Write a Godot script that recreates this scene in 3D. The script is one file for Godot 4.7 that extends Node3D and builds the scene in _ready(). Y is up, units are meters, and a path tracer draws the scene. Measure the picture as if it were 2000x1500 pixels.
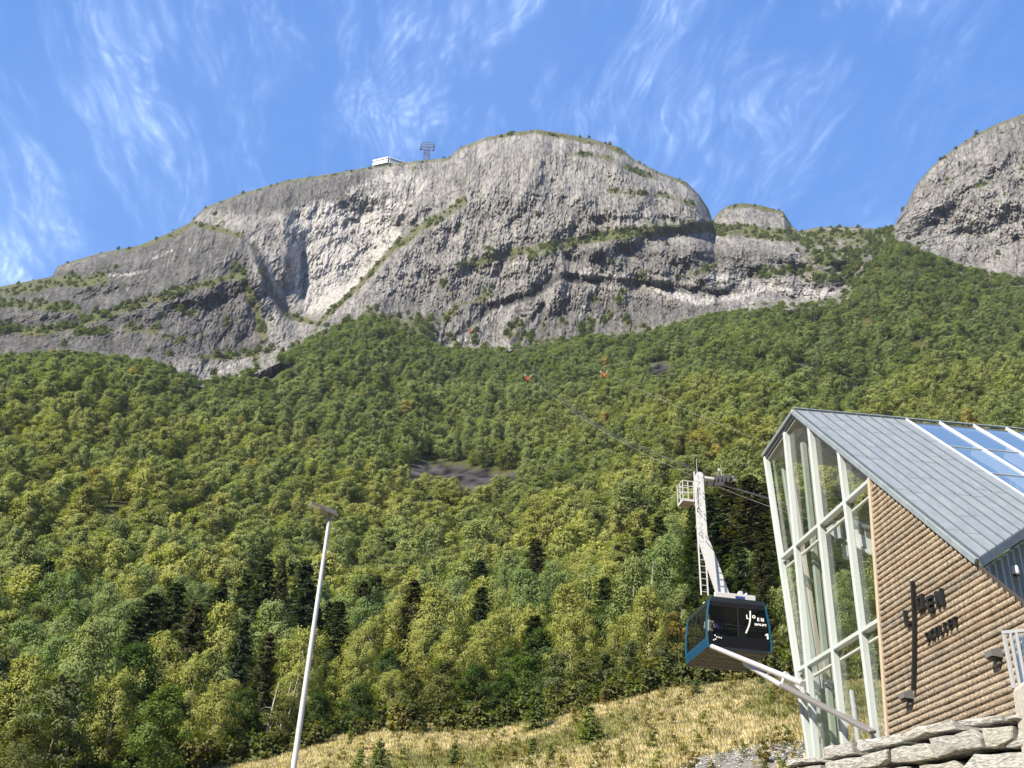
extends Node3D
# A valley in western Norway: a steep wooded hillside under gneiss cliffs, the lower station of a cable car on the right.
# World: the photographer stands at the origin (eye 1.6 m up), -z looks up the valley side, metres. Azimuths run clockwise from -z.

const EYE := Vector3(0, 1.6, 0)
const F0 := Vector3(6.8393, 0, -18.7943)          # a point of the station's side front, and its axes
const FS := Vector3(-0.14505, 0, -0.98942)        # along the front, away from the road
const FN := Vector3(-0.98942, 0, 0.14505)         # outward
const RA := Vector3(6.5086, 13.4937, -21.0498)    # roof apex, axes along the ridge, down the slope, and out
const RR := Vector3(0.99756, 0, -0.06976)
const RD := Vector3(0.10364, -0.69965, 0.70693)
const RN := Vector3(0.04888, 0.71348, 0.69897)

var names := {}
var rng := RandomNumberGenerator.new()
var mats := {}
var bump := FastNoiseLite.new()

class Geo:
	var v := PackedVector3Array()
	var n := PackedVector3Array()
	var c := PackedColorArray()
	var col := Color.WHITE
	func tri(a: Vector3, b: Vector3, d: Vector3) -> void:      # counter-clockwise from outside
		var m := (b - a).cross(d - a).normalized()
		v.push_back(a); v.push_back(d); v.push_back(b)
		for i in 3:
			n.push_back(m); c.push_back(col)
	func trin(a: Vector3, b: Vector3, d: Vector3, na: Vector3, nb: Vector3, nd: Vector3) -> void:
		if (b - a).cross(d - a).dot(na + nb + nd) < 0.0:      # wound to agree with its normals
			v.push_back(a); v.push_back(b); v.push_back(d)
			n.push_back(na); n.push_back(nb); n.push_back(nd)
		else:
			v.push_back(a); v.push_back(d); v.push_back(b)
			n.push_back(na); n.push_back(nd); n.push_back(nb)
		for i in 3:
			c.push_back(col)
	func quad(a: Vector3, b: Vector3, d: Vector3, e: Vector3) -> void:
		tri(a, b, d); tri(a, d, e)
	func out(a: Vector3, b: Vector3, d: Vector3, center: Vector3) -> void:   # a triangle turned away from center
		if (b - a).cross(d - a).dot((a + b + d) / 3.0 - center) < 0.0:
			tri(a, d, b)
		else:
			tri(a, b, d)
	func qout(a: Vector3, b: Vector3, d: Vector3, e: Vector3, center: Vector3) -> void:
		out(a, b, d, center); out(a, d, e, center)
	func box(t: Transform3D, size: Vector3, bevel := 0.0) -> void:
		var h := size / 2.0
		var b: float = min(bevel, min(h.x, min(h.y, h.z)) * 0.9)
		var o := t.origin
		var P := func(s: Vector3, axis: int) -> Vector3:
			var p := Vector3(s.x * (h.x - b), s.y * (h.y - b), s.z * (h.z - b))
			p[axis] = s[axis] * h[axis]
			return t * p
		for ax in 3:
			var a1 := (ax + 1) % 3
			var a2 := (ax + 2) % 3
			for s in [-1.0, 1.0]:
				var q := []
				for k in [[-1, -1], [1, -1], [1, 1], [-1, 1]]:
					var w := Vector3.ZERO
					w[ax] = s; w[a1] = k[0]; w[a2] = k[1]
					q.append(P.call(w, ax))
				qout(q[0], q[1], q[2], q[3], o)
			if b > 0.0:
				for s in [-1.0, 1.0]:
					for u in [-1.0, 1.0]:
						var w1 := Vector3.ZERO
						w1[ax] = s; w1[a1] = u; w1[a2] = -1
						var w2 := w1
						w2[a2] = 1
						qout(P.call(w1, ax), P.call(w1, a1), P.call(w2, a1), P.call(w2, ax), o)
		if b > 0.0:
			for i in 8:
				var w := Vector3(1 if i & 1 else -1, 1 if i & 2 else -1, 1 if i & 4 else -1)
				out(P.call(w, 0), P.call(w, 1), P.call(w, 2), o)
	func bar(a: Vector3, b: Vector3, wide: float, high: float, side := Vector3.ZERO, bevel := 0.0) -> void:   # a bar from a to b; side is the direction that is «wide»
		var z := (b - a).normalized()
		var x := side
		if x == Vector3.ZERO:
			x = Vector3.UP.cross(z) if abs(z.y) < 0.95 else Vector3.RIGHT
		x = (x - z * x.dot(z)).normalized()
		box(Transform3D(Basis(x, z.cross(x), z), (a + b) / 2.0), Vector3(wide, high, a.distance_to(b)), bevel)
	func prism(poly: PackedVector2Array, o: Vector3, ux: Vector3, uy: Vector3, depth: Vector3) -> void:    # a flat outline pushed along depth
		var idx := Geometry2D.triangulate_polygon(poly)
		var at := func(i: int) -> Vector3: return o + ux * poly[i].x + uy * poly[i].y
		var dn := depth.normalized()
		for k in range(0, idx.size(), 3):
			var a: Vector3 = at.call(idx[k])
			var b: Vector3 = at.call(idx[k + 1])
			var d: Vector3 = at.call(idx[k + 2])
			if (b - a).cross(d - a).dot(dn) > 0.0:
				var e := b
				b = d; d = e
			tri(a, b, d)
			tri(a + depth, d + depth, b + depth)
		var area := 0.0
		for i in poly.size():
			area += poly[i].cross(poly[(i + 1) % poly.size()])
		var flip := (area < 0.0) != (ux.cross(uy).dot(dn) < 0.0)
		for i in poly.size():
			var a: Vector3 = at.call(i)
			var b: Vector3 = at.call((i + 1) % poly.size())
			if flip:
				quad(b, a, a + depth, b + depth)
			else:
				quad(a, b, b + depth, a + depth)
	func tube(pts: Array, radii: Array, sides: int, caps := true) -> void:
		var rings := []
		var ref := Vector3(0.31, 0.2, 0.93)
		for i in pts.size():
			var d: Vector3 = (pts[min(i + 1, pts.size() - 1)] - pts[max(i - 1, 0)]).normalized()
			var x := ref.cross(d)
			if x.length() < 0.1:
				x = Vector3(0.9, 0.1, -0.3).cross(d)
			x = x.normalized()
			var y := d.cross(x)
			var ring := []
			for k in sides:
				var w := TAU * k / sides
				ring.append(x * cos(w) + y * sin(w))
			rings.append(ring)
		for i in pts.size() - 1:
			for k in sides:
				var l := (k + 1) % sides
				var r0: Vector3 = rings[i][k]
				var r1: Vector3 = rings[i][l]
				var s0: Vector3 = rings[i + 1][k]
				var s1: Vector3 = rings[i + 1][l]
				var a: Vector3 = pts[i] + r0 * radii[i]
				var b: Vector3 = pts[i] + r1 * radii[i]
				var d: Vector3 = pts[i + 1] + s1 * radii[i + 1]
				var e: Vector3 = pts[i + 1] + s0 * radii[i + 1]
				trin(a, b, d, r0, r1, s1)
				trin(a, d, e, r0, s1, s0)
		if caps:
			for i in [0, pts.size() - 1]:
				for k in range(1, sides - 1):
					var a: Vector3 = pts[i] + rings[i][0] * radii[i]
					var b: Vector3 = pts[i] + rings[i][k] * radii[i]
					var d: Vector3 = pts[i] + rings[i][k + 1] * radii[i]
					if i == 0:
						tri(a, d, b)
					else:
						tri(a, b, d)
	func done(m: ArrayMesh = null) -> ArrayMesh:
		var a := []
		a.resize(Mesh.ARRAY_MAX)
		a[Mesh.ARRAY_VERTEX] = v
		a[Mesh.ARRAY_NORMAL] = n
		a[Mesh.ARRAY_COLOR] = c
		var out_mesh := m if m else ArrayMesh.new()
		out_mesh.add_surface_from_arrays(Mesh.PRIMITIVE_TRIANGLES, a)
		return out_mesh

# ---------------------------------------------------------------- things and parts
func numbered(called: String) -> String:
	var k: int = names.get(called, 0)
	names[called] = k + 1
	return called if k == 0 else "%s_%03d" % [called, k]

func tag(o: Node, label := "", category := "", group := "") -> Node:
	if label:
		o.set_meta("label", label)
	if category:
		o.set_meta("category", category)
	if group:
		o.set_meta("group", group)
	return o

func thing(called: String, label: String, category: String, at := Vector3.ZERO, turn := 0.0, group := "") -> Node3D:
	var o := Node3D.new()
	o.name = numbered(called)
	add_child(o, true)
	o.position = at
	o.rotation.y = turn
	tag(o, label, category, group)
	return o

func mesh(called: String, m: Mesh, material: Material, parent: Node) -> MeshInstance3D:
	var o := MeshInstance3D.new()
	o.mesh = m
	if material:
		o.material_override = material
	if parent == self:
		o.name = numbered(called)
	else:
		var k: int = parent.get_meta("n_" + called) if parent.has_meta("n_" + called) else 0
		parent.set_meta("n_" + called, k + 1)
		o.name = called if k == 0 else "%s_%03d" % [called, k]
	parent.add_child(o, true)
	return o

func part(called: String, g: Geo, material: Material, parent: Node3D) -> MeshInstance3D:      # g is in the scene's own axes
	var o := mesh(called, g.done(), material, parent)
	if parent != self and parent.get_parent() == self:
		o.position = -parent.position
	return o

func local(called: String, g: Geo, material: Material, parent: Node3D) -> MeshInstance3D:     # g is in the parent's axes
	return mesh(called, g.done(), material, parent)

func structure(called: String, g: Geo, material: Material) -> MeshInstance3D:
	var o := mesh(called, g.done(), material, self)
	o.set_meta("kind", "structure")
	return o

# ---------------------------------------------------------------- materials
func lin(r: float, g: float, b: float) -> Color:
	return Color(r, g, b).linear_to_srgb()

func noise(kind: int, frequency: float, octaves: int, seed_: int, gain := 0.5) -> FastNoiseLite:
	var f := FastNoiseLite.new()
	f.noise_type = kind
	f.frequency = frequency
	f.fractal_type = FastNoiseLite.FRACTAL_FBM if octaves > 1 else FastNoiseLite.FRACTAL_NONE
	f.fractal_octaves = octaves
	f.fractal_gain = gain
	f.seed = seed_
	return f

func ramp(stops: Array) -> Gradient:
	var g := Gradient.new()
	g.offsets = PackedFloat32Array(stops.map(func(s): return s[0]))
	g.colors = PackedColorArray(stops.map(func(s): return s[1]))
	return g

func tex(f: FastNoiseLite, stops: Array, size := 512) -> ImageTexture:
	var im := f.get_seamless_image(size, size, false, false, 0.15, true)
	var g := ramp(stops)
	var lut := []
	for i in 256:
		lut.append(g.sample(i / 255.0))
	im.convert(Image.FORMAT_L8)
	var src := im.get_data()
	var dst := PackedByteArray()
	dst.resize(size * size * 3)
	for i in size * size:
		var c: Color = lut[src[i]]
		dst[i * 3] = int(c.r * 255.0); dst[i * 3 + 1] = int(c.g * 255.0); dst[i * 3 + 2] = int(c.b * 255.0)
	return ImageTexture.create_from_image(Image.create_from_data(size, size, false, Image.FORMAT_RGB8, dst))

func grey(a: float) -> Color:
	return Color(a, a, a)

func mat(called: String, color: Color, rough := 0.8, metal := 0.0) -> StandardMaterial3D:
	var m := StandardMaterial3D.new()
	m.resource_name = called
	m.albedo_color = color
	m.roughness = rough
	m.metallic = metal
	m.vertex_color_use_as_albedo = true
	mats[called] = m
	return m

func over(m: StandardMaterial3D, t: Texture2D, scale: Vector3, world := true) -> StandardMaterial3D:
	m.albedo_texture = t
	m.uv1_triplanar = true
	m.uv1_world_triplanar = world
	m.uv1_scale = scale
	return m

func relief(m: StandardMaterial3D, t: Texture2D, cm: float) -> StandardMaterial3D:
	m.heightmap_enabled = true
	m.heightmap_texture = t
	m.heightmap_scale = cm
	return m

func glass(called: String, color: Color, alpha: float) -> StandardMaterial3D:
	var m := mat(called, Color(color, alpha), 0.02)
	m.vertex_color_use_as_albedo = false
	m.transparency = BaseMaterial3D.TRANSPARENCY_ALPHA
	return m

# ---------------------------------------------------------------- the lie of the land
const RIDGE := [-35.58, 26.26, -33.16, 28.37, -30.59, 29.99, -29.2, 30.74, -28.12, 31.27, -28.1, 31.79, -27.45, 32.27, -25.98, 33.14, -24.13, 33.99, -22.6, 35.05, -21.57, 35.84, -20.89, 36.82, -18.91, 37.99, -16.18, 39.24, -13.58, 40.01, -11.57, 40.59, -10.39, 40.94, -8.47, 41.34, -7.06, 41.62, -5.45, 41.88, -4.61, 42.51, -2.83, 43.15, -0.99, 43.51, 0.88, 43.72, 2.76, 43.57, 5.01, 43.26, 6.86, 42.84, 7.94, 42.15, 9.73, 41.42, 11.48, 40.85, 12.31, 40.13, 12.94, 39.28, 13.1, 38.68, 13.43, 39.03, 14.15, 39.4, 15.19, 39.47, 16.51, 39.19, 17.8, 38.75, 18.2, 37.99, 18.64, 37.62, 19.95, 37.69, 21.53, 37.5, 23.06, 37.17, 24.1, 36.89, 24.48, 37.09, 25.41, 37.97, 26.23, 38.86, 27.33, 39.55, 28.37, 39.97, 30.06, 40.48, 31.66, 40.72, 33.18, 40.78, 36.1, 40.73, 39.9, 39.72, 44.91, 36.58]
const FOOT := [-34.88, 24.46, -29.45, 26.76, -25.74, 27.89, -21.61, 28.46, -18.53, 28, -16.86, 28.58, -14.14, 30.28, -11.93, 32, -9.51, 33.1, -5.78, 32.44, -4.72, 31.81, -2.42, 31.86, -0.14, 32.22, 4.14, 32.79, 8.1, 33.16, 13.02, 33.79, 16.27, 34.09, 19.38, 33.83, 20.96, 34.03, 22.36, 35.04, 23.45, 35.94, 24.34, 36.53, 25.85, 35.74, 27.4, 34.72, 28.43, 34.13, 31, 33.2, 33.47, 32.37, 39.9, 29.4]
const EDGE := [-27.57, 6.18, -23.59, 7.28, -16.8, 8.21, -11.52, 9.39, -9.57, 10.16, -6.51, 11.02, -1.71, 11.52, 2.32, 12.33, 6.39, 13.22, 10.48, 14.18, 14.5, 14.55, 17.12, 14.66, 26.81, 14.05, 34.79, 11.9]
func paint_features() -> void:
	feature(3, true, 0.42, -70, [-35.76, 26.7, -30.5, 29.75, -25.92, 30.27, -21.37, 33.02, -18.27, 35.61, -16.98, 35.04, -15.17, 32.88, -13.9, 31.43, -13.25, 25.71, -20.29, 23.45, -33.37, 20.4])
	feature(3, true, 0.47, -75, [-5.27, 41.95, -4.09, 39.78, -8.12, 37.07, -10.4, 34.44, -12.4, 32.44, -12.07, 25.87, 0.18, 26.97, 3.36, 36.96, 9.94, 38.18, 13.15, 38.46, 11.48, 40.98, 6.49, 43.03, 0.86, 43.9, -4.63, 42.7])
	feature(3, true, 0.79, 70, [-15.25, 37.55, -13.25, 38.57, -10.17, 38.88, -8.27, 38.01, -9.88, 35.34, -11.79, 33, -13.37, 32.76, -14.53, 34.38])
	feature(3, true, 0.6, -84, [3.02, 36.54, 5.08, 37.6, 9.93, 37.94, 18.54, 36.93, 23.97, 35.46, 34.62, 31.83, 32.69, 24.73, 0.18, 26.97])
	feature(3, false, 0.24, 11, [-4.41, 31.94, -1.62, 34.15, 1.04, 34.97, 2.7, 35.98, 9.49, 35.38, 14.69, 34.41])
	feature(3, false, 0.18, 12.5, [0.18, 32.34, 1.75, 34.3])
	feature(3, false, 0.21, 15, [-14.28, 35.52, -13.76, 33.39])
	feature(3, false, 0.26, 9, [-17.36, 33.32, -16.1, 31.34])
	feature(3, false, 0.24, 7, [5.06, 39.02, 9.97, 38.91, 13.03, 38.33])
	feature(0, false, 0.34, 1, [-36.03, 27.38, -30.52, 29.8, -27.89, 31.02, -25.4, 31.84])
	feature(0, false, 0.26, 1, [-34.68, 27.08, -30.33, 29.28, -26.42, 30.03])
	feature(0, false, 0.26, 0.9, [-25.83, 29.54, -23.5, 30.94, -21.17, 32.3, -17.76, 33.9])
	feature(0, false, 0.29, 0.9, [-17.83, 33.91, -16.34, 32.13, -15.71, 30.99])
	feature(0, false, 0.16, 0.9, [-24.64, 33.66, -22.28, 35.05, -21.32, 35.87, -18.27, 35.88])
	feature(0, false, 0.18, 1, [-14.55, 32.24, -13.52, 32.21, -12.4, 32.1])
	feature(0, false, 0.32, 0.8, [-3.97, 39.68, -5.89, 38.53, -8.28, 36.97])
	feature(0, false, 0.18, 0.9, [-8.28, 36.97, -10.4, 34.44, -12.31, 32.48, -12.82, 31.6])
	feature(0, false, 0.32, 0.9, [-2.85, 36.51, -0.48, 37.12, 1.42, 37.47, 5.07, 38.1, 9.95, 38.45])
	feature(0, false, 0.34, 1, [5.07, 38.21, 7.86, 38.3, 12.02, 38.45, 15.37, 37.96, 18.61, 37.41, 24.22, 36.71])
	feature(0, false, 0.42, 0.7, [0.92, 37.04, 2.99, 37.64])
	feature(0, false, 0.21, 0.5, [-5.09, 35.01, -3.86, 36.22, -0.85, 37.51])
	feature(0, false, 0.16, 0.5, [-5.62, 33.85, -3.74, 35.12])
	feature(0, false, 0.18, 0.8, [-2.47, 43.33, 0.88, 43.64, 4.64, 43.21, 7.59, 42.48, 10.08, 41.38, 11.82, 40.69, 12.94, 39.28])
	feature(0, false, 0.18, 0.7, [3.17, 42.52, 5.75, 42.38, 7.57, 41.68, 9.71, 41.07])
	feature(0, false, 0.16, 0.6, [6.12, 40.59, 10.03, 40.25, 12.09, 39.47])
	feature(0, false, 0.21, 0.9, [14.15, 39.35, 15.52, 39.39, 17.8, 38.73, 18.29, 37.98])
	feature(0, true, 0.42, 0.62, [18.65, 37.72, 24.25, 36.87, 25.22, 35.64, 27.38, 34.6, 30.69, 33.06, 27.99, 32.26, 20.6, 33.68, 20.72, 34.47, 18.32, 35.29, 15.76, 35.41, 18.46, 36.35])
	feature(0, true, 0.47, 0.9, [-14.29, 30.26, -11.93, 32, -9.54, 33.27, -5.54, 33.16, -4.68, 31.42, -12.56, 28.57])
	feature(0, false, 0.32, 0.6, [-5.82, 32.72, -3.63, 34.02, -1.68, 34.98])
	feature(0, false, 0.13, 0.45, [28.17, 37.95, 30, 38.06, 31.76, 38.05])
	feature(0, false, 0.11, 0.4, [28.96, 36.33, 30.49, 36.4])
	feature(0, false, 0.21, 0.5, [10.51, 35.89, 13.87, 36.24])
	feature(0, false, 0.24, 0.8, [15.78, 35.6, 18.37, 35.69, 20.8, 34.99])
	feature(0, false, 0.21, 0.6, [5.46, 33.24, 7.47, 35.44, 8.5, 35.96])
	feature(0, false, 0.24, 0.7, [-26.05, 28.89, -23.18, 29.87, -21.12, 29.93])
	feature(0, false, 0.26, 0.8, [-29.9, 28.08, -28.35, 28.27, -26.39, 29.07])
	feature(0, false, 0.16, 0.6, [-21.51, 31.35, -18.73, 31.26])
	feature(0, false, 0.24, 0.8, [-19.11, 29.12, -15.95, 29.98])
	feature(1, true, 0.53, 1, [-15.35, 37.95, -13.27, 38.65, -11.15, 38.47, -10.03, 39.03, -7.97, 38.32, -8.31, 37.18, -9.86, 35.2, -11.79, 33, -13.33, 32.57, -14.32, 33.86, -15.17, 35.92])
	feature(1, true, 0.42, 0.55, [-12.71, 39.28, -10.5, 40.6, -6.63, 41.18, -7.75, 39.17, -8.31, 37.18, -10.99, 37.67])
	feature(1, false, 0.16, 0.48, [-6.59, 40.91, -7.75, 39.17])
	feature(1, false, 0.13, 0.72, [-25.73, 31.94, -24.52, 32.34, -23.17, 32.87])
	feature(1, false, 0.13, 0.56, [-23.08, 33.57, -22.2, 34.25])
	feature(1, false, 0.13, 0.56, [-21.14, 34.39, -21.07, 35.01])
	feature(1, false, 0.13, 0.4, [-19.48, 34.13, -18.64, 34.58])
	feature(1, false, 0.16, 0.28, [-19.12, 35.16, -17.93, 34.31])
	feature(1, false, 0.24, 0.72, [4.07, 36.14, 6.46, 35.86, 8.82, 35.41, 12.09, 34.44, 14.72, 34.68, 16.36, 34.95, 19.44, 34.22, 20.7, 34.34])
	feature(1, false, 0.13, 0.56, [4.06, 36.56, 8.15, 35.84, 9.82, 35.37])
	feature(1, false, 0.21, 0.56, [12.84, 35.77, 14.95, 35.48, 14.68, 34.27])
	feature(1, false, 0.11, 0.64, [-0.44, 36.57, 0.94, 36.76])
	feature(1, false, 0.16, 0.48, [3.8, 33.23, 4.44, 34.35, 5.79, 33.24])
	feature(1, false, 0.13, 0.48, [-3.43, 32.07, -1.56, 33.45, -0.01, 35.34])
	feature(1, false, 0.11, 0.64, [-18.55, 28.08, -17.54, 28.87, -16.35, 29.69])
	feature(1, false, 0.11, 0.4, [-12.25, 30.29, -11.2, 31.55])
	feature(1, true, 0.79, 0.2, [-0.82, 41.6, 8.29, 41.66, 12.06, 39.07, 4.71, 38.75, -3.86, 36.22, -4.23, 39.49])
	feature(1, true, 0.53, 0.2, [26.42, 38.31, 32.61, 38.95, 37.73, 37.47, 36.08, 32.46, 28.51, 34.5])
	feature(1, false, 0.13, 0.4, [28.15, 36.66, 29.71, 36.97, 30.88, 36.96])
	feature(1, false, 0.13, 0.4, [-23.85, 29.17, -23.73, 29.74])
	feature(1, false, 0.13, 0.24, [-25.88, 28.34, -24.42, 30.11, -21.01, 31.74])
	feature(2, true, 0.53, 0.54, [-36.3, 28.05, -30.62, 30.09, -28.1, 31.81, -25.96, 33.09, -21.56, 35.82, -18.33, 35.87, -15.89, 32.48, -15.35, 30.08, -21.64, 28.59, -34.7, 24.01])
	feature(2, true, 0.37, 0.495, [-20.89, 36.82, -16.18, 39.24, -10.89, 40.74, -10.2, 39.96, -11.93, 38.91, -14.82, 37.9, -18.61, 36.91])
	feature(2, false, 0.16, 1, [-11.49, 40.19, -10.93, 38.23, -11.17, 36.82])
	feature(2, false, 0.16, 1, [-14.35, 35.51, -13.73, 33.26])
	feature(2, false, 0.13, 0.8, [-15.12, 34.83, -14.28, 35.52])
	feature(2, false, 0.24, 0.9, [-17.42, 35.51, -15.76, 33.34, -14.59, 32.43])
	feature(2, false, 0.13, 0.9, [-11.86, 34.24, -11.71, 33.43])
	feature(2, false, 0.18, 1, [-4.67, 31.92, -3.49, 32.63, -1.62, 34.15, 1.04, 34.88, 2.77, 35.98, 4.07, 35.78])
	feature(2, false, 0.16, 1, [-0.14, 32.27, 0.47, 33.14, 1.81, 34.44])
	feature(2, false, 0.13, 0.8, [4.07, 35.87, 9.49, 35.52, 14.73, 34.82])
	feature(2, false, 0.11, 0.8, [6.47, 37.38, 8.87, 37.05])
	feature(2, true, 0.37, 0.45, [1.75, 34.3, 5.78, 35.18, 13.05, 34.11, 14.66, 34.06, 8.09, 32.99, -0.11, 31.71])
	feature(2, true, 0.42, 0.315, [1.63, 36.78, 6.47, 37.92, 16.6, 37.09, 18.39, 35.82, 9.84, 35.92, 3.03, 36.27])
	feature(2, false, 0.16, 0.7, [-24.89, 31.62, -23, 31.28, -25.04, 30.23])
	feature(2, false, 0.21, 0.8, [-30.07, 28.56, -28.26, 28.02, -25.94, 29.45])
	feature(2, false, 0.16, 0.8, [-28.51, 27.16, -28.18, 27.78])
	feature(2, false, 0.11, 0.8, [14.99, 35.47, 14.74, 34.27])
	feature(2, false, 0.13, 0.7, [19.19, 34.66, 21.07, 34.74])
	feature(2, true, 0.53, 0.27, [-11.93, 32, -5.5, 35.53, -0.35, 35.33, -5.06, 31.95])
	feature(2, false, 0.21, 0.8, [-17.66, 29.4, -15.5, 30.75])
	feature(2, false, 0.13, 0.6, [25.73, 36.61, 26.52, 36.72])
	feature(2, true, 0.53, 0.27, [30.06, 40.48, 33.18, 40.78, 36.02, 40.5, 35.25, 38.23, 31.1, 38.83])
const KEY_TREES := [["spruce", -18.69, 105, 14], ["spruce", -17.62, 112, 14.9], ["spruce", -16.43, 104, 13.2], ["spruce", -15.35, 110, 14.6], ["spruce", -19.26, 100, 11.9], ["spruce", -14.04, 124, 15.6], ["spruce", -13.19, 122, 17.4], ["spruce", -12.28, 128, 16.2], ["spruce", -10.72, 118, 14], ["spruce", -8.9, 104, 11.3], ["spruce", -13.79, 100, 11.3], ["spruce", 1.97, 97, 8.4], ["spruce", 3.7, 104, 6.4], ["spruce", 5.89, 110, 10.4], ["spruce", 6.76, 121, 12.1], ["spruce", 7.89, 128, 14.1], ["spruce", 8.98, 136, 16.2], ["spruce", 11.86, 118, 17.8], ["spruce", 13.08, 122, 19.6], ["spruce", 14.27, 116, 19.4], ["spruce", 15.3, 120, 17.1], ["spruce", 16.57, 125, 18], ["spruce", 17.79, 122, 18.5], ["spruce", 19.28, 120, 17.4], ["spruce", 20.67, 126, 16.4], ["spruce", 13.44, 106, 11.7], ["spruce", 15.08, 105, 10], ["spruce", 16.74, 108, 10.7], ["spruce", 18.05, 106, 9.6], ["spruce", 10.65, 112, 12.1], ["birch", -21.07, 90, 9.9], ["young", -21.86, 84, 6.6], ["birch", -23.59, 90, 7.4], ["alder", -16.85, 82, 5.3], ["alder", -23.03, 80, 3.6], ["birch", -14.49, 86, 5], ["birch", -19.34, 88, 6.3], ["alder", -21.81, 95, 7.5], ["alder", -24.81, 96, 8.6], ["birch", -15.8, 92, 7.5], ["alder", -18.73, 93, 8.1], ["alder", -5.89, 95, 6.2], ["birch", -4.04, 98, 7.9], ["alder", -2.57, 96, 6.5], ["birch", -0.89, 94, 6.8], ["alder", 0.55, 94, 5.5], ["young", 4.51, 88, 3], ["young", 5.9, 90, 2.8], ["young", 7.29, 89, 3.3], ["young", 8.96, 91, 2.7], ["young", 10.08, 92, 1.6], ["alder", -7.26, 88, 2.9], ["alder", -4.66, 90, 3.4], ["alder", -2.78, 90, 4.2], ["young", 3.33, 90, 3.7], ["alder", -1.09, 88, 3.7], ["alder", 0.45, 88, 2.7], ["alder", 8.22, 96, 3.5], ["birch", 6.54, 100, 5.6], ["birch", 4.99, 100, 5.9], ["alder", 11.95, 92, 2.7], ["alder", 13.57, 92, 2.1], ["young", 15.15, 92, 1.2], ["alder", 16.65, 93, 1.9], ["alder", 18.25, 95, 2.1], ["alder", 19.7, 96, 2.6], ["alder", -9.39, 88, 2.8], ["alder", -10.92, 86, 3.3], ["alder", -13.04, 88, 4.2]]
const SAPLINGS := [[2.23, 75.2, 2.74], [5.05, 66.1, 2.22], [10.72, 74.5, 1.23], [-5.83, 63.8, 1.69], [-6.83, 64.8, 1.36], [-1.99, 65.2, 1.4], [2.12, 65.1, 1.18], [14.21, 76.9, 0.83], [3.07, 60.3, 1.02], [7.46, 69.7, 0.64]]
const WALL_AT := Vector3(6.152, 0, -16.916)
const STONES := [
	[2.67, 5.43, 1.72, 5.31, 1.68, 5.23, 2.71, 5.3],
	[1.66, 5.45, 1.43, 5.47, 0.8, 5.42, 0.82, 5.22, 1.03, 5.2, 1.66, 5.25],
	[0.75, 5.44, -0.39, 5.34, -0.36, 5.21, 0.21, 5.2, 0.69, 5.23, 0.79, 5.29],
	[-0.41, 5.3, -0.77, 5.37, -1.53, 5.32, -1.56, 5.18, -0.93, 5.19, -0.39, 5.2],
	[-1.56, 5.3, -2, 5.28, -2.43, 5.22, -2.42, 5.15, -2.1, 5.15, -1.88, 5.16, -1.59, 5.23],
	[-2.45, 5.17, -2.61, 5.19, -2.96, 5.16, -2.93, 5.05, -2.47, 5.11],
	[2.85, 5.27, 1.64, 5.17, 1.66, 4.93, 2.91, 5.1],
	[1.57, 5.18, 1.03, 5.18, -0.08, 5.15, -0.05, 5, 0.14, 4.94, 0.42, 4.93, 1.59, 4.92],
	[-0.1, 5.14, -0.38, 5.15, -0.9, 5.11, -1.01, 4.98, -1.08, 4.86, -0.55, 4.85, -0.07, 4.94],
	[-0.96, 5.15, -1.87, 5.13, -2.03, 4.98, -2.02, 4.85, -1.1, 4.85, -1.02, 4.98],
	[-2.03, 5.12, -2.61, 5.05, -2.58, 4.87, -2.27, 4.79, -2.06, 4.82, -2.03, 4.98],
	[-2.68, 5.06, -2.99, 5.03, -2.9, 4.69, -2.43, 4.76, -2.3, 4.8, -2.59, 4.86],
	[0.15, 4.91, -0.46, 4.84, -0.47, 4.62, 0.46, 4.75],
	[-0.6, 4.82, -1.38, 4.79, -1.48, 4.69, -1.49, 4.62, -0.63, 4.6],
	[-1.5, 4.64, -1.77, 4.82, -2.92, 4.66, -2.81, 4.27, -1.33, 4.48],
	[-1.58, 5.16, -1.74, 5.16, -1.74, 5.14, -1.59, 5.15],
]
const TRACK := [["dark track rope the cabin hangs on, running down into the station", [Vector3(10.84, 13.61, -28.94), Vector3(10.43, 15.71, -32.13), Vector3(9.93, 18.03, -36.04), Vector3(9.44, 20.17, -39.82), Vector3(9.17, 21.35, -41.92), Vector3(8.66, 24.03, -45.92), Vector3(7.37, 30.22, -55.92), Vector3(5.80, 38.25, -68.19), Vector3(3.02, 54.00, -89.78), Vector3(-0.32, 75.54, -115.84), Vector3(-129.07, 1027.65, -1117.57)]], ["second dark track rope beside the one the cabin hangs on", [Vector3(11.11, 13.61, -28.98), Vector3(10.70, 15.71, -32.17), Vector3(10.20, 18.03, -36.08), Vector3(9.71, 20.17, -39.86), Vector3(9.45, 21.35, -41.96), Vector3(8.93, 24.03, -45.96), Vector3(7.64, 30.22, -55.96), Vector3(6.07, 38.25, -68.23), Vector3(3.29, 54.00, -89.82), Vector3(-0.05, 75.54, -115.88), Vector3(-128.80, 1027.65, -1117.61)]]]
const THIN_A := [Vector3(12.47, 18.24, -38.49), Vector3(12.19, 21.46, -44.35), Vector3(11.91, 24.91, -50.49), Vector3(11.46, 30.42, -60.00), Vector3(10.69, 40.07, -76.37), Vector3(9.59, 54.28, -99.74), Vector3(7.82, 78.01, -137.44), Vector3(3.71, 134.13, -224.97), Vector3(-2.15, 184.45, -299.99), Vector3(-12.45, 252.79, -399.81), Vector3(-22.24, 308.95, -479.48)]
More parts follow.
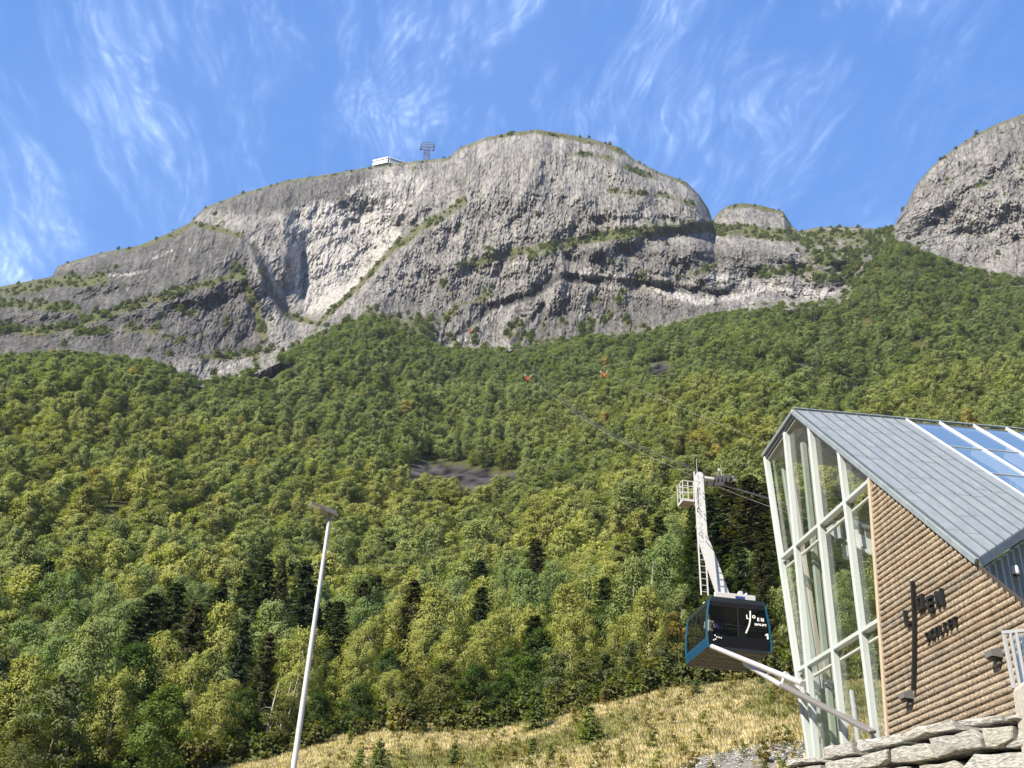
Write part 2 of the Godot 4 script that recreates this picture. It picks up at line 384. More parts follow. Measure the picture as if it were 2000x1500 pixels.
const THIN_B := [Vector3(14.99, 20.64, -39.06), Vector3(15.28, 24.87, -46.16), Vector3(15.78, 31.93, -57.89), Vector3(16.62, 44.33, -78.02), Vector3(18.42, 71.09, -120.92), Vector3(22.73, 135.69, -223.85), Vector3(19.02, 190.29, -309.42), Vector3(10.20, 270.26, -429.88), Vector3(-1.65, 360.96, -560.00)]
const RIDERS := [Vector3(3.71, 132.78, -224.97), Vector3(22.73, 134.34, -223.85), Vector3(-17.25, 219.69, -339.56)]
var edge_t := PackedFloat32Array()      # by tenths of a degree of azimuth from -80 to 80: elevation of the meadow's upper edge, of the cliffs' foot, of the skyline; distance of the two latter
var foot_t := PackedFloat32Array()
var ridge_t := PackedFloat32Array()
var broad_t := PackedFloat32Array()
var footd_t := PackedFloat32Array()
var ridged_t := PackedFloat32Array()

func table(pairs: Array, a: float) -> float:
	if a <= pairs[0]:
		return pairs[1]
	for i in range(2, pairs.size(), 2):
		if a <= pairs[i]:
			return lerp(float(pairs[i - 1]), float(pairs[i + 1]), (a - pairs[i - 2]) / max(1e-3, pairs[i] - pairs[i - 2]))
	return pairs[-1]

func smooth(t: PackedFloat32Array, r: int) -> PackedFloat32Array:
	var o := t.duplicate()
	for i in t.size():
		var s := 0.0
		for k in range(-r, r + 1):
			s += t[clampi(i + k, 0, t.size() - 1)]
		o[i] = s / (2 * r + 1)
	return o

func survey() -> void:
	var dip := [-80, 0.45, -50, 0.7, -36, 1, 42, 1, 55, 0.7, 80, 0.45]
	for i in 1601:
		var a := i / 10.0 - 80.0
		var k := table(dip, a)
		edge_t.push_back(table(EDGE, a) * k)
		foot_t.push_back(table(FOOT, a) * k)
		ridge_t.push_back(table(RIDGE, a) * k)
		footd_t.push_back(table([-40, 520, -25, 500, -18, 510, -14.5, 570, -12, 640, -8, 650, 0, 620, 8, 600, 14, 570, 19, 600, 22, 680, 24, 740, 27, 700, 32, 640, 45, 600], a))
		ridged_t.push_back(table([-40, 1200, -22, 1160, -9.5, 1140, -5, 1085, 0, 1030, 6, 1000, 10, 975, 12.9, 960, 13.3, 1030, 17.5, 1030, 19, 930, 23.5, 900, 25.5, 880, 30, 960, 45, 1000], a))
	broad_t = smooth(smooth(ridge_t, 22), 22)
	edge_t = smooth(edge_t, 12)
	foot_t = smooth(foot_t, 5)
	for i in foot_t.size():
		foot_t[i] -= 0.35
	footd_t = smooth(footd_t, 15)
	ridged_t = smooth(smooth(ridged_t, 16), 12)

func look(t: PackedFloat32Array, a: float) -> float:
	var x := clampf((a + 80.0) * 10.0, 0.0, 1599.0)
	var i := int(x)
	return lerpf(t[i], t[i + 1], x - i)

func hill(x: float, z: float) -> float:
	var d := sqrt(x * x + z * z)
	var a := rad_to_deg(atan2(x, -z))
	var fade := 1.0 - smoothstep(60.0, 78.0, absf(a))
	if fade <= 0.0:
		return -0.3
	var e80 := look(edge_t, a)
	var h := 0.0
	if d < 80.0:
		h = (1.6 + 80.0 * tan(deg_to_rad(e80))) * pow(d / 80.0, 1.6) + bump.get_noise_2d(x * 4.0, z * 4.0) * 0.5 * smoothstep(10.0, 40.0, d)
	else:
		var db := look(footd_t, a)
		var u := minf((d - 80.0) / (db - 80.0), 1.15)
		var s := 1.0 - pow(maxf(1.0 - u, 0.0), 1.7)
		var e := lerpf(e80, look(foot_t, a), s)
		h = 1.6 + d * tan(deg_to_rad(e)) + bump.get_noise_2d(x * 4.0, z * 4.0) * 0.5
		h += bump.get_noise_2d(x, z) * 7.0 * smoothstep(90.0, 260.0, d) * (1.0 - smoothstep(0.85, 1.0, u))
	return h * fade - 0.3 * (1.0 - fade)

# the places of ledges, gullies, pale scars and dark streaks on the mountain, as a coarse map over azimuth and elevation from the valley
const GA := -37.0
const GE := 24.0
const GW := 840
const GH := 240
var maps := []

func feature(kind: int, filled: bool, wide: float, strength: float, p: Array) -> void:
	var pts: Array[Vector2] = []
	var lo := Vector2(1e9, 1e9)
	var hi := -lo
	for i in range(0, p.size(), 2):
		var q := Vector2(p[i], p[i + 1])
		pts.append(q)
		lo = lo.min(q); hi = hi.max(q)
	var grid: PackedFloat32Array = maps[kind]
	var packed := PackedVector2Array(pts)
	for j in range(maxi(0, int((lo.y - wide * 1.6 - GE) * 10)), mini(GH - 1, int((hi.y + wide * 1.6 - GE) * 10) + 1)):
		for i in range(maxi(0, int((lo.x - wide * 1.6 - GA) * 10)), mini(GW - 1, int((hi.x + wide * 1.6 - GA) * 10) + 1)):
			var q := Vector2(GA + i / 10.0, GE + j / 10.0)
			var d := 1e9
			for k in pts.size() - (0 if filled else 1):
				var w := q.distance_to(Geometry2D.get_closest_point_to_segment(q, pts[k], pts[(k + 1) % pts.size()]))
				d = minf(d, w)
			if filled and Geometry2D.is_point_in_polygon(q, packed):
				d = -d
			var s := strength * (smoothstep(wide, -wide, d) if filled else smoothstep(wide * 1.5, wide * 0.25, d))
			if kind == 3:
				grid[j * GW + i] += s
			else:
				grid[j * GW + i] = maxf(grid[j * GW + i], s)
	maps[kind] = grid

func mapped(kind: int, a: float, e: float) -> float:
	var x := clampf((a - GA) * 10.0, 0.0, GW - 2.0)
	var y := clampf((e - GE) * 10.0, 0.0, GH - 2.0)
	var i := int(x)
	var j := int(y)
	var g: PackedFloat32Array = maps[kind]
	var k := j * GW + i
	return lerpf(lerpf(g[k], g[k + 1], x - i), lerpf(g[k + GW], g[k + GW + 1], x - i), y - j)

var ledges: Array[Vector3] = []          # where shrubs grow on the mountain
var skyline := {}                        # ridge points by tenth of a degree

func noise_bytes(f: FastNoiseLite, w: int, h: int, sx: float, sy: float) -> PackedByteArray:     # noise stretched by sx, sy over a w x h grid
	var im := f.get_image(maxi(8, int(w / sx)), maxi(8, int(h / sy)), false, false, true)
	im.convert(Image.FORMAT_L8)
	im.resize(w, h, Image.INTERPOLATE_CUBIC)
	return im.get_data()

func build_mountain() -> void:
	for k in 4:
		var g := PackedFloat32Array()
		g.resize(GW * GH)
		maps.append(g)
	paint_features()
	# columns: close together where the cliffs are seen, wider beyond
	var cols := PackedFloat32Array()
	var a := -62.0
	while a < 62.0:
		cols.push_back(a)
		a += 0.042 if a > -36.5 and a < 36.0 else 0.4
	var w := cols.size()
	var rows := 330
	var h := rows + 8
	var big := noise_bytes(noise(FastNoiseLite.TYPE_SIMPLEX_SMOOTH, 0.012, 3, 3), w, h, 1.0, 1.0)
	var ribs := noise_bytes(noise(FastNoiseLite.TYPE_SIMPLEX_SMOOTH, 0.06, 4, 5, 0.6), w, h, 1.0, 3.2)
	var fl := noise(FastNoiseLite.TYPE_CELLULAR, 0.09, 3, 8, 0.6)
	fl.cellular_return_type = FastNoiseLite.RETURN_CELL_VALUE
	fl.cellular_jitter = 0.9
	fl.domain_warp_enabled = true
	fl.domain_warp_amplitude = 7.0
	fl.domain_warp_frequency = 0.03
	var cells := noise_bytes(fl, w, h, 1.0, 2.3)
	var fr := noise(FastNoiseLite.TYPE_SIMPLEX_SMOOTH, 0.075, 3, 11)
	fr.fractal_type = FastNoiseLite.FRACTAL_RIDGED
	fr.domain_warp_enabled = true
	fr.domain_warp_amplitude = 20.0
	fr.domain_warp_frequency = 0.02
	var cracks := noise_bytes(fr, w, h, 1.0, 1.0)
	var fine := noise_bytes(noise(FastNoiseLite.TYPE_SIMPLEX, 0.22, 3, 17, 0.6), w, h, 1.0, 1.4)
	var streak := noise_bytes(noise(FastNoiseLite.TYPE_SIMPLEX_SMOOTH, 0.16, 4, 23, 0.6), w, h, 1.0, 9.0)
	var patch := noise_bytes(noise(FastNoiseLite.TYPE_SIMPLEX_SMOOTH, 0.03, 5, 29, 0.6), w, h, 1.0, 1.0)
	var steps := noise_bytes(noise(FastNoiseLite.TYPE_SIMPLEX_SMOOTH, 0.02, 4, 31, 0.55), w, h, 1.6, 0.6)
	var pos := PackedVector3Array()
	pos.resize(w * h)
	var tint := PackedColorArray()
	tint.resize(w * h)
	rng.seed = 77
	for i in w:
		a = cols[i]
		var rad := deg_to_rad(a)
		var dx := sin(rad)
		var dz := -cos(rad)
		var ef := look(foot_t, a) - 2.5
		var er := look(ridge_t, a)
		var eb := look(broad_t, a)
		var df := look(footd_t, a)
		var dr := look(ridged_t, a)
		for j in h:
			var k := (h - 1 - j) * w + i
			var t := float(j) / (rows - 1)
			var tt := minf(t, 1.0)
			var e := lerpf(ef, eb, tt) + (er - eb) * smoothstep(0.8, 1.0, tt)
			var n_big := big[k] / 127.5 - 1.0
			var n_rib := ribs[k] / 127.5 - 1.0
			var n_cell := cells[k] / 255.0
			var n_crack := cracks[k] / 255.0
			var n_fine := fine[k] / 127.5 - 1.0
			var n_step := steps[k] / 127.5 - 1.0
			var veg := mapped(0, a, e)
			var pale := mapped(1, a, e)
			var dark := mapped(2, a, e)
			veg = maxf(veg, smoothstep(0.38, 0.12, tt) * (0.45 + 0.75 * (patch[k] / 127.5 - 1.0)))
			var free := smoothstep(0.0, 0.1, tt) * (0.4 + 0.6 * smoothstep(1.0, 0.94, tt))
			var tv := clampf((e - ef - 2.5) / maxf(1.0, er - ef - 2.5), 0.0, 1.0)
			var d := lerpf(df, dr, tv + 0.1 * sin(TAU * tv)) + mapped(3, a, e) * smoothstep(1.02, 0.9, tt) * (0.4 + 0.6 * smoothstep(0.0, 0.4, tv))
			var rock := 1.0 - 0.75 * smoothstep(0.35, 0.7, veg)
			d += free * (n_big * 20.0 + n_step * 3.0) + free * rock * (absf(n_rib) * 5.5 + (0.5 - n_cell) * 10.0 + (n_crack - 0.5) * 3.5 + n_fine * 2.4)
			d += (4.0 * (veg - 0.5) if veg > 0.5 else 0.0)
			var hgt := EYE.y + d * tan(deg_to_rad(e))
			if t > 1.0:          # over the top and down behind
				var back := (j - rows + 1)
				d += back * back * 5.0
				hgt += -back * back * 1.4 + 0.6
			pos[k] = Vector3(dx * d, hgt, dz * d)
			# rock colour: grey gneiss with lichen, water streaks, pale fresh faces, plants on the ledges
			var n_str := streak[k] / 127.5 - 1.0
			var n_pat := patch[k] / 127.5 - 1.0
			var c := 0.325 + 0.13 * n_pat + 0.1 * n_fine + 0.11 * n_str + 0.13 * (n_cell - 0.5)
			c = lerpf(c, 0.085 + 0.045 * n_str + 0.03 * n_fine, clampf(dark * (1.35 + 0.8 * n_pat), 0.0, 0.92))
			var white := smoothstep(0.22, 0.78, pale * (0.85 + 0.6 * n_pat + 0.5 * n_fine + 0.4 * n_str + 0.9 * (n_cell - 0.5)))
			c = lerpf(c, 0.56 + 0.09 * n_fine + 0.06 * n_pat, white)
			if white < 0.3 and n_str + 0.7 * n_pat > 0.62:
				c = lerpf(c, 0.42, 0.5 * clampf((n_str + 0.7 * n_pat - 0.62) * 4.0, 0.0, 1.0))
			c *= 1.0 - 0.55 * smoothstep(0.62, 0.86, n_crack) * (1.0 - 0.4 * white)
			c = maxf(c, 0.035)
			var rockc := Color(c, c * 0.975, c * 0.915)
			var green := smoothstep(0.3, 0.62, veg * 0.95 + 0.55 * n_pat + 0.3 * n_fine - 0.04)
			green = maxf(green, 0.7 * smoothstep(0.42, 0.8, n_step * 0.6 + n_pat * 0.6 + 0.35 * n_fine + 0.3 * n_rib) * (1.0 - white))
			if t > 0.985 and n_fine > -0.4:
				green = maxf(green, 0.75)
			var gc := Color(0.13 + 0.03 * n_fine, 0.15 + 0.03 * n_fine, 0.055).lerp(Color(0.17, 0.15, 0.075), clampf(0.5 + n_rib, 0.0, 1.0) * 0.5)
			tint[k] = rockc.lerp(gc, clampf(green, 0.0, 1.0))
			if green > 0.55 and tt > 0.12 and t <= 1.0 and a > -33.0 and a < 34.0 and rng.randf() < 0.05 * (1.6 if n_pat > 0.1 else 0.7) * (1.0 if t < 0.97 else 0.35):
				ledges.append(pos[k])
		skyline[int(round(a * 10.0))] = pos[(h - rows) * w + i]
	var idx := PackedInt32Array()
	idx.resize((w - 1) * (h - 1) * 6)
	var m := 0
	for j in h - 1:
		for i in w - 1:
			var k := j * w + i
			idx[m] = k; idx[m + 1] = k + 1; idx[m + 2] = k + w
			idx[m + 3] = k + 1; idx[m + 4] = k + w + 1; idx[m + 5] = k + w
			m += 6
	var arr := []
	arr.resize(Mesh.ARRAY_MAX)
	arr[Mesh.ARRAY_VERTEX] = pos
	arr[Mesh.ARRAY_COLOR] = tint
	arr[Mesh.ARRAY_INDEX] = idx
	arr[Mesh.ARRAY_NORMAL] = grid_normals(pos, w, h)
	var am := ArrayMesh.new()
	am.add_surface_from_arrays(Mesh.PRIMITIVE_TRIANGLES, arr)
	var o := mesh("mountain", am, mats.cliff, self)
	o.set_meta("kind", "structure")
	tag(o, "grey gneiss mountain with a pale rockfall scar above the forest")

func grid_normals(pos: PackedVector3Array, w: int, h: int) -> PackedVector3Array:
	var n := PackedVector3Array()
	n.resize(pos.size())
	for j in h:
		for i in w:
			var du := pos[j * w + mini(i + 1, w - 1)] - pos[j * w + maxi(i - 1, 0)]
			var dv := pos[mini(j + 1, h - 1) * w + i] - pos[maxi(j - 1, 0) * w + i]
			n[j * w + i] = dv.cross(du).normalized()
	return n

func build_hillside() -> void:
	# the meadow and the forest floor: two sheets that share an edge
	var azs := PackedFloat32Array()
	var a := -78.0
	while a <= 78.01:
		azs.push_back(a)
		a += 0.4
	var patch := noise(FastNoiseLite.TYPE_SIMPLEX_SMOOTH, 0.05, 4, 41)
	var fine := noise(FastNoiseLite.TYPE_SIMPLEX, 0.6, 2, 43)
	for which in 2:
		var ds := PackedFloat32Array()
		var d := 1.0 if which == 0 else 84.0
		while d < (84.0 if which == 0 else 600.0):
			ds.push_back(d)
			d += 0.9 if which == 0 else 1.2 + (d - 80.0) * 0.008
		ds.push_back(84.0 if which == 0 else 800.0)
		var w := azs.size()
		var h := ds.size()
		var pos := PackedVector3Array()
		var tint := PackedColorArray()
		for jj in h:
			var j := h - 1 - jj
			for i in w:
				var r := deg_to_rad(azs[i])
				var dd := ds[j]
				if which == 1:
					dd = lerpf(84.0, look(footd_t, azs[i]) + 75.0, (ds[j] - 84.0) / 716.0)
				var x := sin(r) * dd
				var z := -cos(r) * dd
				pos.push_back(Vector3(x, hill(x, z), z))
				var n := patch.get_noise_2d(x, z)
				var f := fine.get_noise_2d(x, z)
				var c := Color(0.09 + 0.02 * n, 0.1 + 0.02 * f, 0.035)
				if which == 0:
					c = Color(0.5 + 0.05 * f, 0.42 + 0.04 * f, 0.25).lerp(Color(0.13, 0.13, 0.04), smoothstep(-0.05, 0.4, n + 0.3 * f))
					c = c.lerp(Color(0.29, 0.28, 0.255) * (0.9 + 0.5 * f), gravelly(azs[i], dd, n))
				else:
					var bare := outcrop(x, z, pos[-1].y)
					c = c.lerp(Color(0.055, 0.053, 0.055) * (1.0 + 1.6 * f) + Color(0.09, 0.09, 0.09) * maxf(0.0, patch.get_noise_2d(x * 3.0, z * 0.6)), bare)
				tint.push_back(c)
		var idx := PackedInt32Array()
		for j in h - 1:
			for i in w - 1:
				var k := j * w + i
				idx.append_array([k, k + 1, k + w, k + 1, k + w + 1, k + w])
		var arr := []
		arr.resize(Mesh.ARRAY_MAX)
		arr[Mesh.ARRAY_VERTEX] = pos
		arr[Mesh.ARRAY_COLOR] = tint
		arr[Mesh.ARRAY_INDEX] = idx
		arr[Mesh.ARRAY_NORMAL] = grid_normals(pos, w, h)
		var am := ArrayMesh.new()
		am.add_surface_from_arrays(Mesh.PRIMITIVE_TRIANGLES, arr)
		var o := mesh("meadow_ground" if which == 0 else "hillside", am, mats.soil, self)
		o.set_meta("kind", "structure")
	var g := Geo.new()
	g.col = Color(0.09, 0.1, 0.045)
	for i in 48:
		var p := Vector3(sin(TAU * i / 48.0), 0, -cos(TAU * i / 48.0)) * 5000.0
		var q := Vector3(sin(TAU * (i + 1) / 48.0), 0, -cos(TAU * (i + 1) / 48.0)) * 5000.0
		g.tri(Vector3(0, -0.5, 0), q + Vector3(0, -0.5, 0), p + Vector3(0, -0.5, 0))
	structure("valley_ground", g, mats.soil)
	# the other side of the valley, behind the photographer: wooded slopes that the glass mirrors
	g = Geo.new()
	var far_side := noise(FastNoiseLite.TYPE_SIMPLEX_SMOOTH, 0.004, 4, 47)
	for j in 14:
		for i in 90:
			var q := []
			for o in [[0, 0], [1, 0], [1, 1], [0, 1]]:
				var aa: float = deg_to_rad(82.0 + (i + o[0]) * 196.0 / 90.0)
				var rr: float = 420.0 + (j + o[1]) * 75.0
				var x: float = sin(aa) * rr
				var z: float = -cos(aa) * rr
				q.append(Vector3(x, -1.0 + 620.0 * pow((j + o[1]) / 14.0, 1.25) * (0.85 + 0.5 * far_side.get_noise_2d(x, z)) * smoothstep(0.0, 9.0, minf(i + o[0], 90 - i - o[0])), z))
			var f := 0.8 + 0.5 * far_side.get_noise_2d(q[0].x * 9.0, q[0].z * 9.0)
			g.col = Color(0.09 * f, 0.115 * f, 0.045 * f)
			g.quad(q[0], q[3], q[2], q[1])
	structure("far_valley_side_hills", g, mats.soil)

func gravelly(a: float, d: float, n: float) -> float:
	var u := absf(a - 14.2) / 4.4
	var v := absf(d - 54.0 - (a - 13.6) * 0.35) / 4.6
	return smoothstep(1.1, 0.65, sqrt(u * u + v * v) + n * 0.5)

func outcrop(x: float, z: float, y: float) -> float:        # bare wet slabs and scree among the trees
	var a := rad_to_deg(atan2(x, -z))
	var e := rad_to_deg(atan2(y - EYE.y, sqrt(x * x + z * z)))
	var b := 0.0
	for o in [[-3.4, 24.75, 3.9, 0.62], [20.8, 29.4, 1.3, 0.25], [12.7, 22.6, 1.3, 0.7], [9.2, 30.9, 0.8, 0.45], [18.0, 30.3, 0.7, 0.4], [-7.5, 28.6, 0.4, 0.4], [15.0, 25.2, 0.8, 0.8], [-15.3, 29.3, 2.0, 0.5], [-19.0, 27.2, 0.6, 0.3], [-1.0, 28.5, 0.5, 0.35]]:
		var u: float = (a - o[0]) / o[2]
		var v: float = (e - o[1]) / o[3]
		b = maxf(b, smoothstep(1.2, 0.85, sqrt(u * u + v * v) + 0.7 * bump.get_noise_2d(x * 9.0, z * 9.0)))
	return b
# ---------------------------------------------------------------- plants
func leaf(g: Geo, p: Vector3, along: Vector3, side: Vector3, l: float, w: float, n: Vector3) -> void:
	var a := p
	var b := p + along * l * 0.45 + side * w * 0.5 + n * w * 0.12
	var d := p + along * l
	var e := p + along * l * 0.45 - side * w * 0.5 + n * w * 0.12
	g.trin(a, b, d, n, (n + side * 0.35).normalized(), n)
	g.trin(a, d, e, n, n, (n - side * 0.35).normalized())

func any_dir(r: RandomNumberGenerator) -> Vector3:
	var y := r.randf_range(-1.0, 1.0)
	var w := r.randf() * TAU
	var q := sqrt(1.0 - y * y)
	return Vector3(cos(w) * q, y, sin(w) * q)

# A broadleaved crown: clumps of leaves spread through an egg-shaped room, hanging by droop, with gaps between the clumps.
func crown(seed_: int, tall: float, radius: float, low: float, clumps: int, per: int, size: float, droop: float, lean := 0.0) -> Geo:
	var g := Geo.new()
	var r := RandomNumberGenerator.new()
	r.seed = seed_
	var mid := Vector3(0, lerpf(low, tall, 0.5), 0)
	for c in clumps:
		var y := lerpf(0.02, 0.97, pow((c + r.randf()) / clumps, 0.85))
		var prof := pow(sin(PI * pow(y, 0.8)), 0.55) * (1.0 - 0.12 * y)
		var w := r.randf() * TAU
		var lump := 0.84 + 0.42 * sin(w * 3.0 + seed_ + y * 5.0) * sin(w * 2.0 + seed_ * 1.7 - y * 7.0)
		var rho := radius * prof * lump * lerpf(0.45, 1.0, sqrt(r.randf()))
		var q := Vector3(cos(w) * rho + lean * y, lerpf(low, tall, y) + r.randf_range(-0.3, 0.2), sin(w) * rho)
		var cr := radius * r.randf_range(0.2, 0.36) * (1.0 - 0.25 * y)
		var outward := (q - mid)
		outward = (Vector3(outward.x, outward.y * 0.6 + 0.6, outward.z)).normalized()
		var shade := r.randf_range(0.84, 1.14)
		var warm := r.randf_range(-0.1, 0.14)
		for k in per:
			var dv := any_dir(r)
			var rr := pow(r.randf(), 0.5)
			var o := Vector3(dv.x * cr * rr, dv.y * cr * rr * (0.75 + droop * 0.5) - droop * cr * rr * rr * 0.6, dv.z * cr * rr)
			var p := q + o
			var along := (Vector3(dv.x, -droop * 1.3 + r.randf_range(-0.5, 0.4), dv.z) + any_dir(r) * 0.5).normalized()
			var n := (outward * 0.75 + dv * 0.9 + any_dir(r) * 0.25).normalized()
			var side := along.cross(n)
			if side.length() < 0.1:
				continue
			side = side.normalized()
			n = side.cross(along).normalized() if side.cross(along).dot(n) > 0 else -side.cross(along).normalized()
			n = (n + outward * 0.5 + dv * 0.4).normalized()
			var s := shade * r.randf_range(0.9, 1.1)
			g.col = Color(s * (1.0 + warm), s, s * 0.95)
			leaf(g, p, along, side, size * r.randf_range(0.8, 1.35), size * r.randf_range(0.6, 0.95), n)
	return g

func stem(seed_: int, tall: float, radius: float, low: float, spread: float, limbs: int, color: Color) -> Geo:
	var g := Geo.new()
	g.col = color
	var r := RandomNumberGenerator.new()
	r.seed = seed_
	var pts := []
	var rad := []
	for i in 7:
		var y := i / 6.0
		pts.append(Vector3(sin(y * 3.0 + seed_) * 0.15 * y, y * tall * 0.92 - 0.3, cos(y * 2.3 + seed_) * 0.15 * y))
		rad.append(lerpf(radius, radius * 0.14, pow(y, 0.8)))
	g.tube(pts, rad, 6, false)
	for k in limbs:
		var y := lerpf(low, tall * 0.85, (k + r.randf()) / limbs)
		var w := r.randf() * TAU
		var b := Vector3(0, y, 0)
		var reach := spread * r.randf_range(0.5, 0.9)
		var e := b + Vector3(cos(w) * reach, reach * r.randf_range(0.5, 1.0), sin(w) * reach)
		var rr := radius * 0.4 * (1.0 - 0.6 * y / tall)
		g.tube([b, b.lerp(e, 0.5) + Vector3(0, reach * 0.12, 0), e], [rr, rr * 0.7, rr * 0.25], 4, false)
	return g

# A spruce: whorls of hanging branches, each a spine with twigs drooping from it.
func spruce_crown(seed_: int, tall: float, radius: float, low: float, whorls: int, twigs: int, size: float) -> Geo:
	var g := Geo.new()
	var r := RandomNumberGenerator.new()
	r.seed = seed_
	for wv in whorls:
		var t := (wv + r.randf() * 0.6) / whorls
		var y := lerpf(low, tall, t)
		var reach := radius * pow(1.0 - t, 0.72) * r.randf_range(0.75, 1.12) + 0.12
		var count := 5 + int(4 * (1.0 - t))
		var turn := r.randf() * TAU
		for b in count:
			if r.randf() < 0.1:
				continue
			var w := turn + TAU * b / count + r.randf_range(-0.25, 0.25)
			var dir := Vector3(cos(w), 0, sin(w))
			var len_b := reach * r.randf_range(0.7, 1.1)
			var up := lerpf(-0.42, 0.5, t) + r.randf_range(-0.1, 0.1)
			var s0 := r.randf_range(0.7, 1.2)
			for k in twigs:
				var f := (k + r.randf()) / twigs
				var p := Vector3(0, y, 0) + dir * len_b * f + Vector3(0, len_b * (up * f + 0.28 * f * f * (1.0 if t < 0.7 else 0.0)), 0)
				var across := Vector3(-dir.z, 0, dir.x)
				for sgn in [-1.0, 1.0]:
					var along: Vector3 = (dir * 0.75 + across * sgn * r.randf_range(0.35, 0.9) + Vector3(0, r.randf_range(-0.75, -0.05), 0)).normalized()
					var n := (Vector3.UP * 0.8 + dir * 0.5 + any_dir(r) * 0.35).normalized()
					var side := along.cross(n).normalized()
					var s := s0 * r.randf_range(0.75, 1.25)
					g.col = Color(s, s, s)
					leaf(g, p, along, side, size * r.randf_range(0.8, 1.3) * (1.0 - 0.35 * t), size * 0.38, n)
	for k in 8:
		g.col = Color(1, 1, 1)
		leaf(g, Vector3(0, tall - 0.1 - k * 0.12, 0), (Vector3.UP + any_dir(r) * 0.5).normalized(), Vector3.RIGHT, 0.45, 0.12, Vector3(0.5, 0.6, 0.5).normalized())
	return g

func two(a: Geo, ma: Material, b: Geo, mb: Material) -> ArrayMesh:
	var m := a.done()
	b.done(m)
	m.surface_set_material(0, ma)
	m.surface_set_material(1, mb)
	return m

func swarm(called: String, m: Mesh, places: Array, tints: Array, parent: Node) -> void:
	if places.is_empty():
		return
	var mm := MultiMesh.new()
	mm.transform_format = MultiMesh.TRANSFORM_3D
	mm.use_colors = true
	mm.mesh = m
	mm.instance_count = places.size()
	for i in places.size():
		var t: Transform3D = places[i]
		mm.set_instance_transform(i, t)
		mm.set_instance_color(i, tints[i])
	var o := MultiMeshInstance3D.new()
	o.multimesh = mm
	o.name = numbered(called)
	o.set_meta("kind", "stuff")
	parent.add_child(o, true)

func upright(p: Vector3, turn: float, wide: float, high: float) -> Transform3D:
	return Transform3D(Basis(Vector3.UP, turn) * Basis.from_scale(Vector3(wide, high, wide)), p)

func zone(a: float) -> String:
	for z in ZONES:
		if a < z[0]:
			return z[1]
	return "uphill of the station roof"

const ZONES := [[-20.0, "far beyond the lantern"], [-15.5, "near the spruces beyond the lantern"], [-12.0, "by the bare snags"], [-9.2, "behind the lamp post"], [-6.0, "by the lone dark spruce"], [-2.5, "above the meadow's narrow end"], [1.0, "midway from lamp to cabin"], [4.0, "behind the tallest sapling"], [7.0, "behind the bright sapling"], [10.0, "by the cabin's blue side"], [13.5, "behind the cabin"], [17.0, "between cabin and station"], [21.0, "seen through the station glass"]]

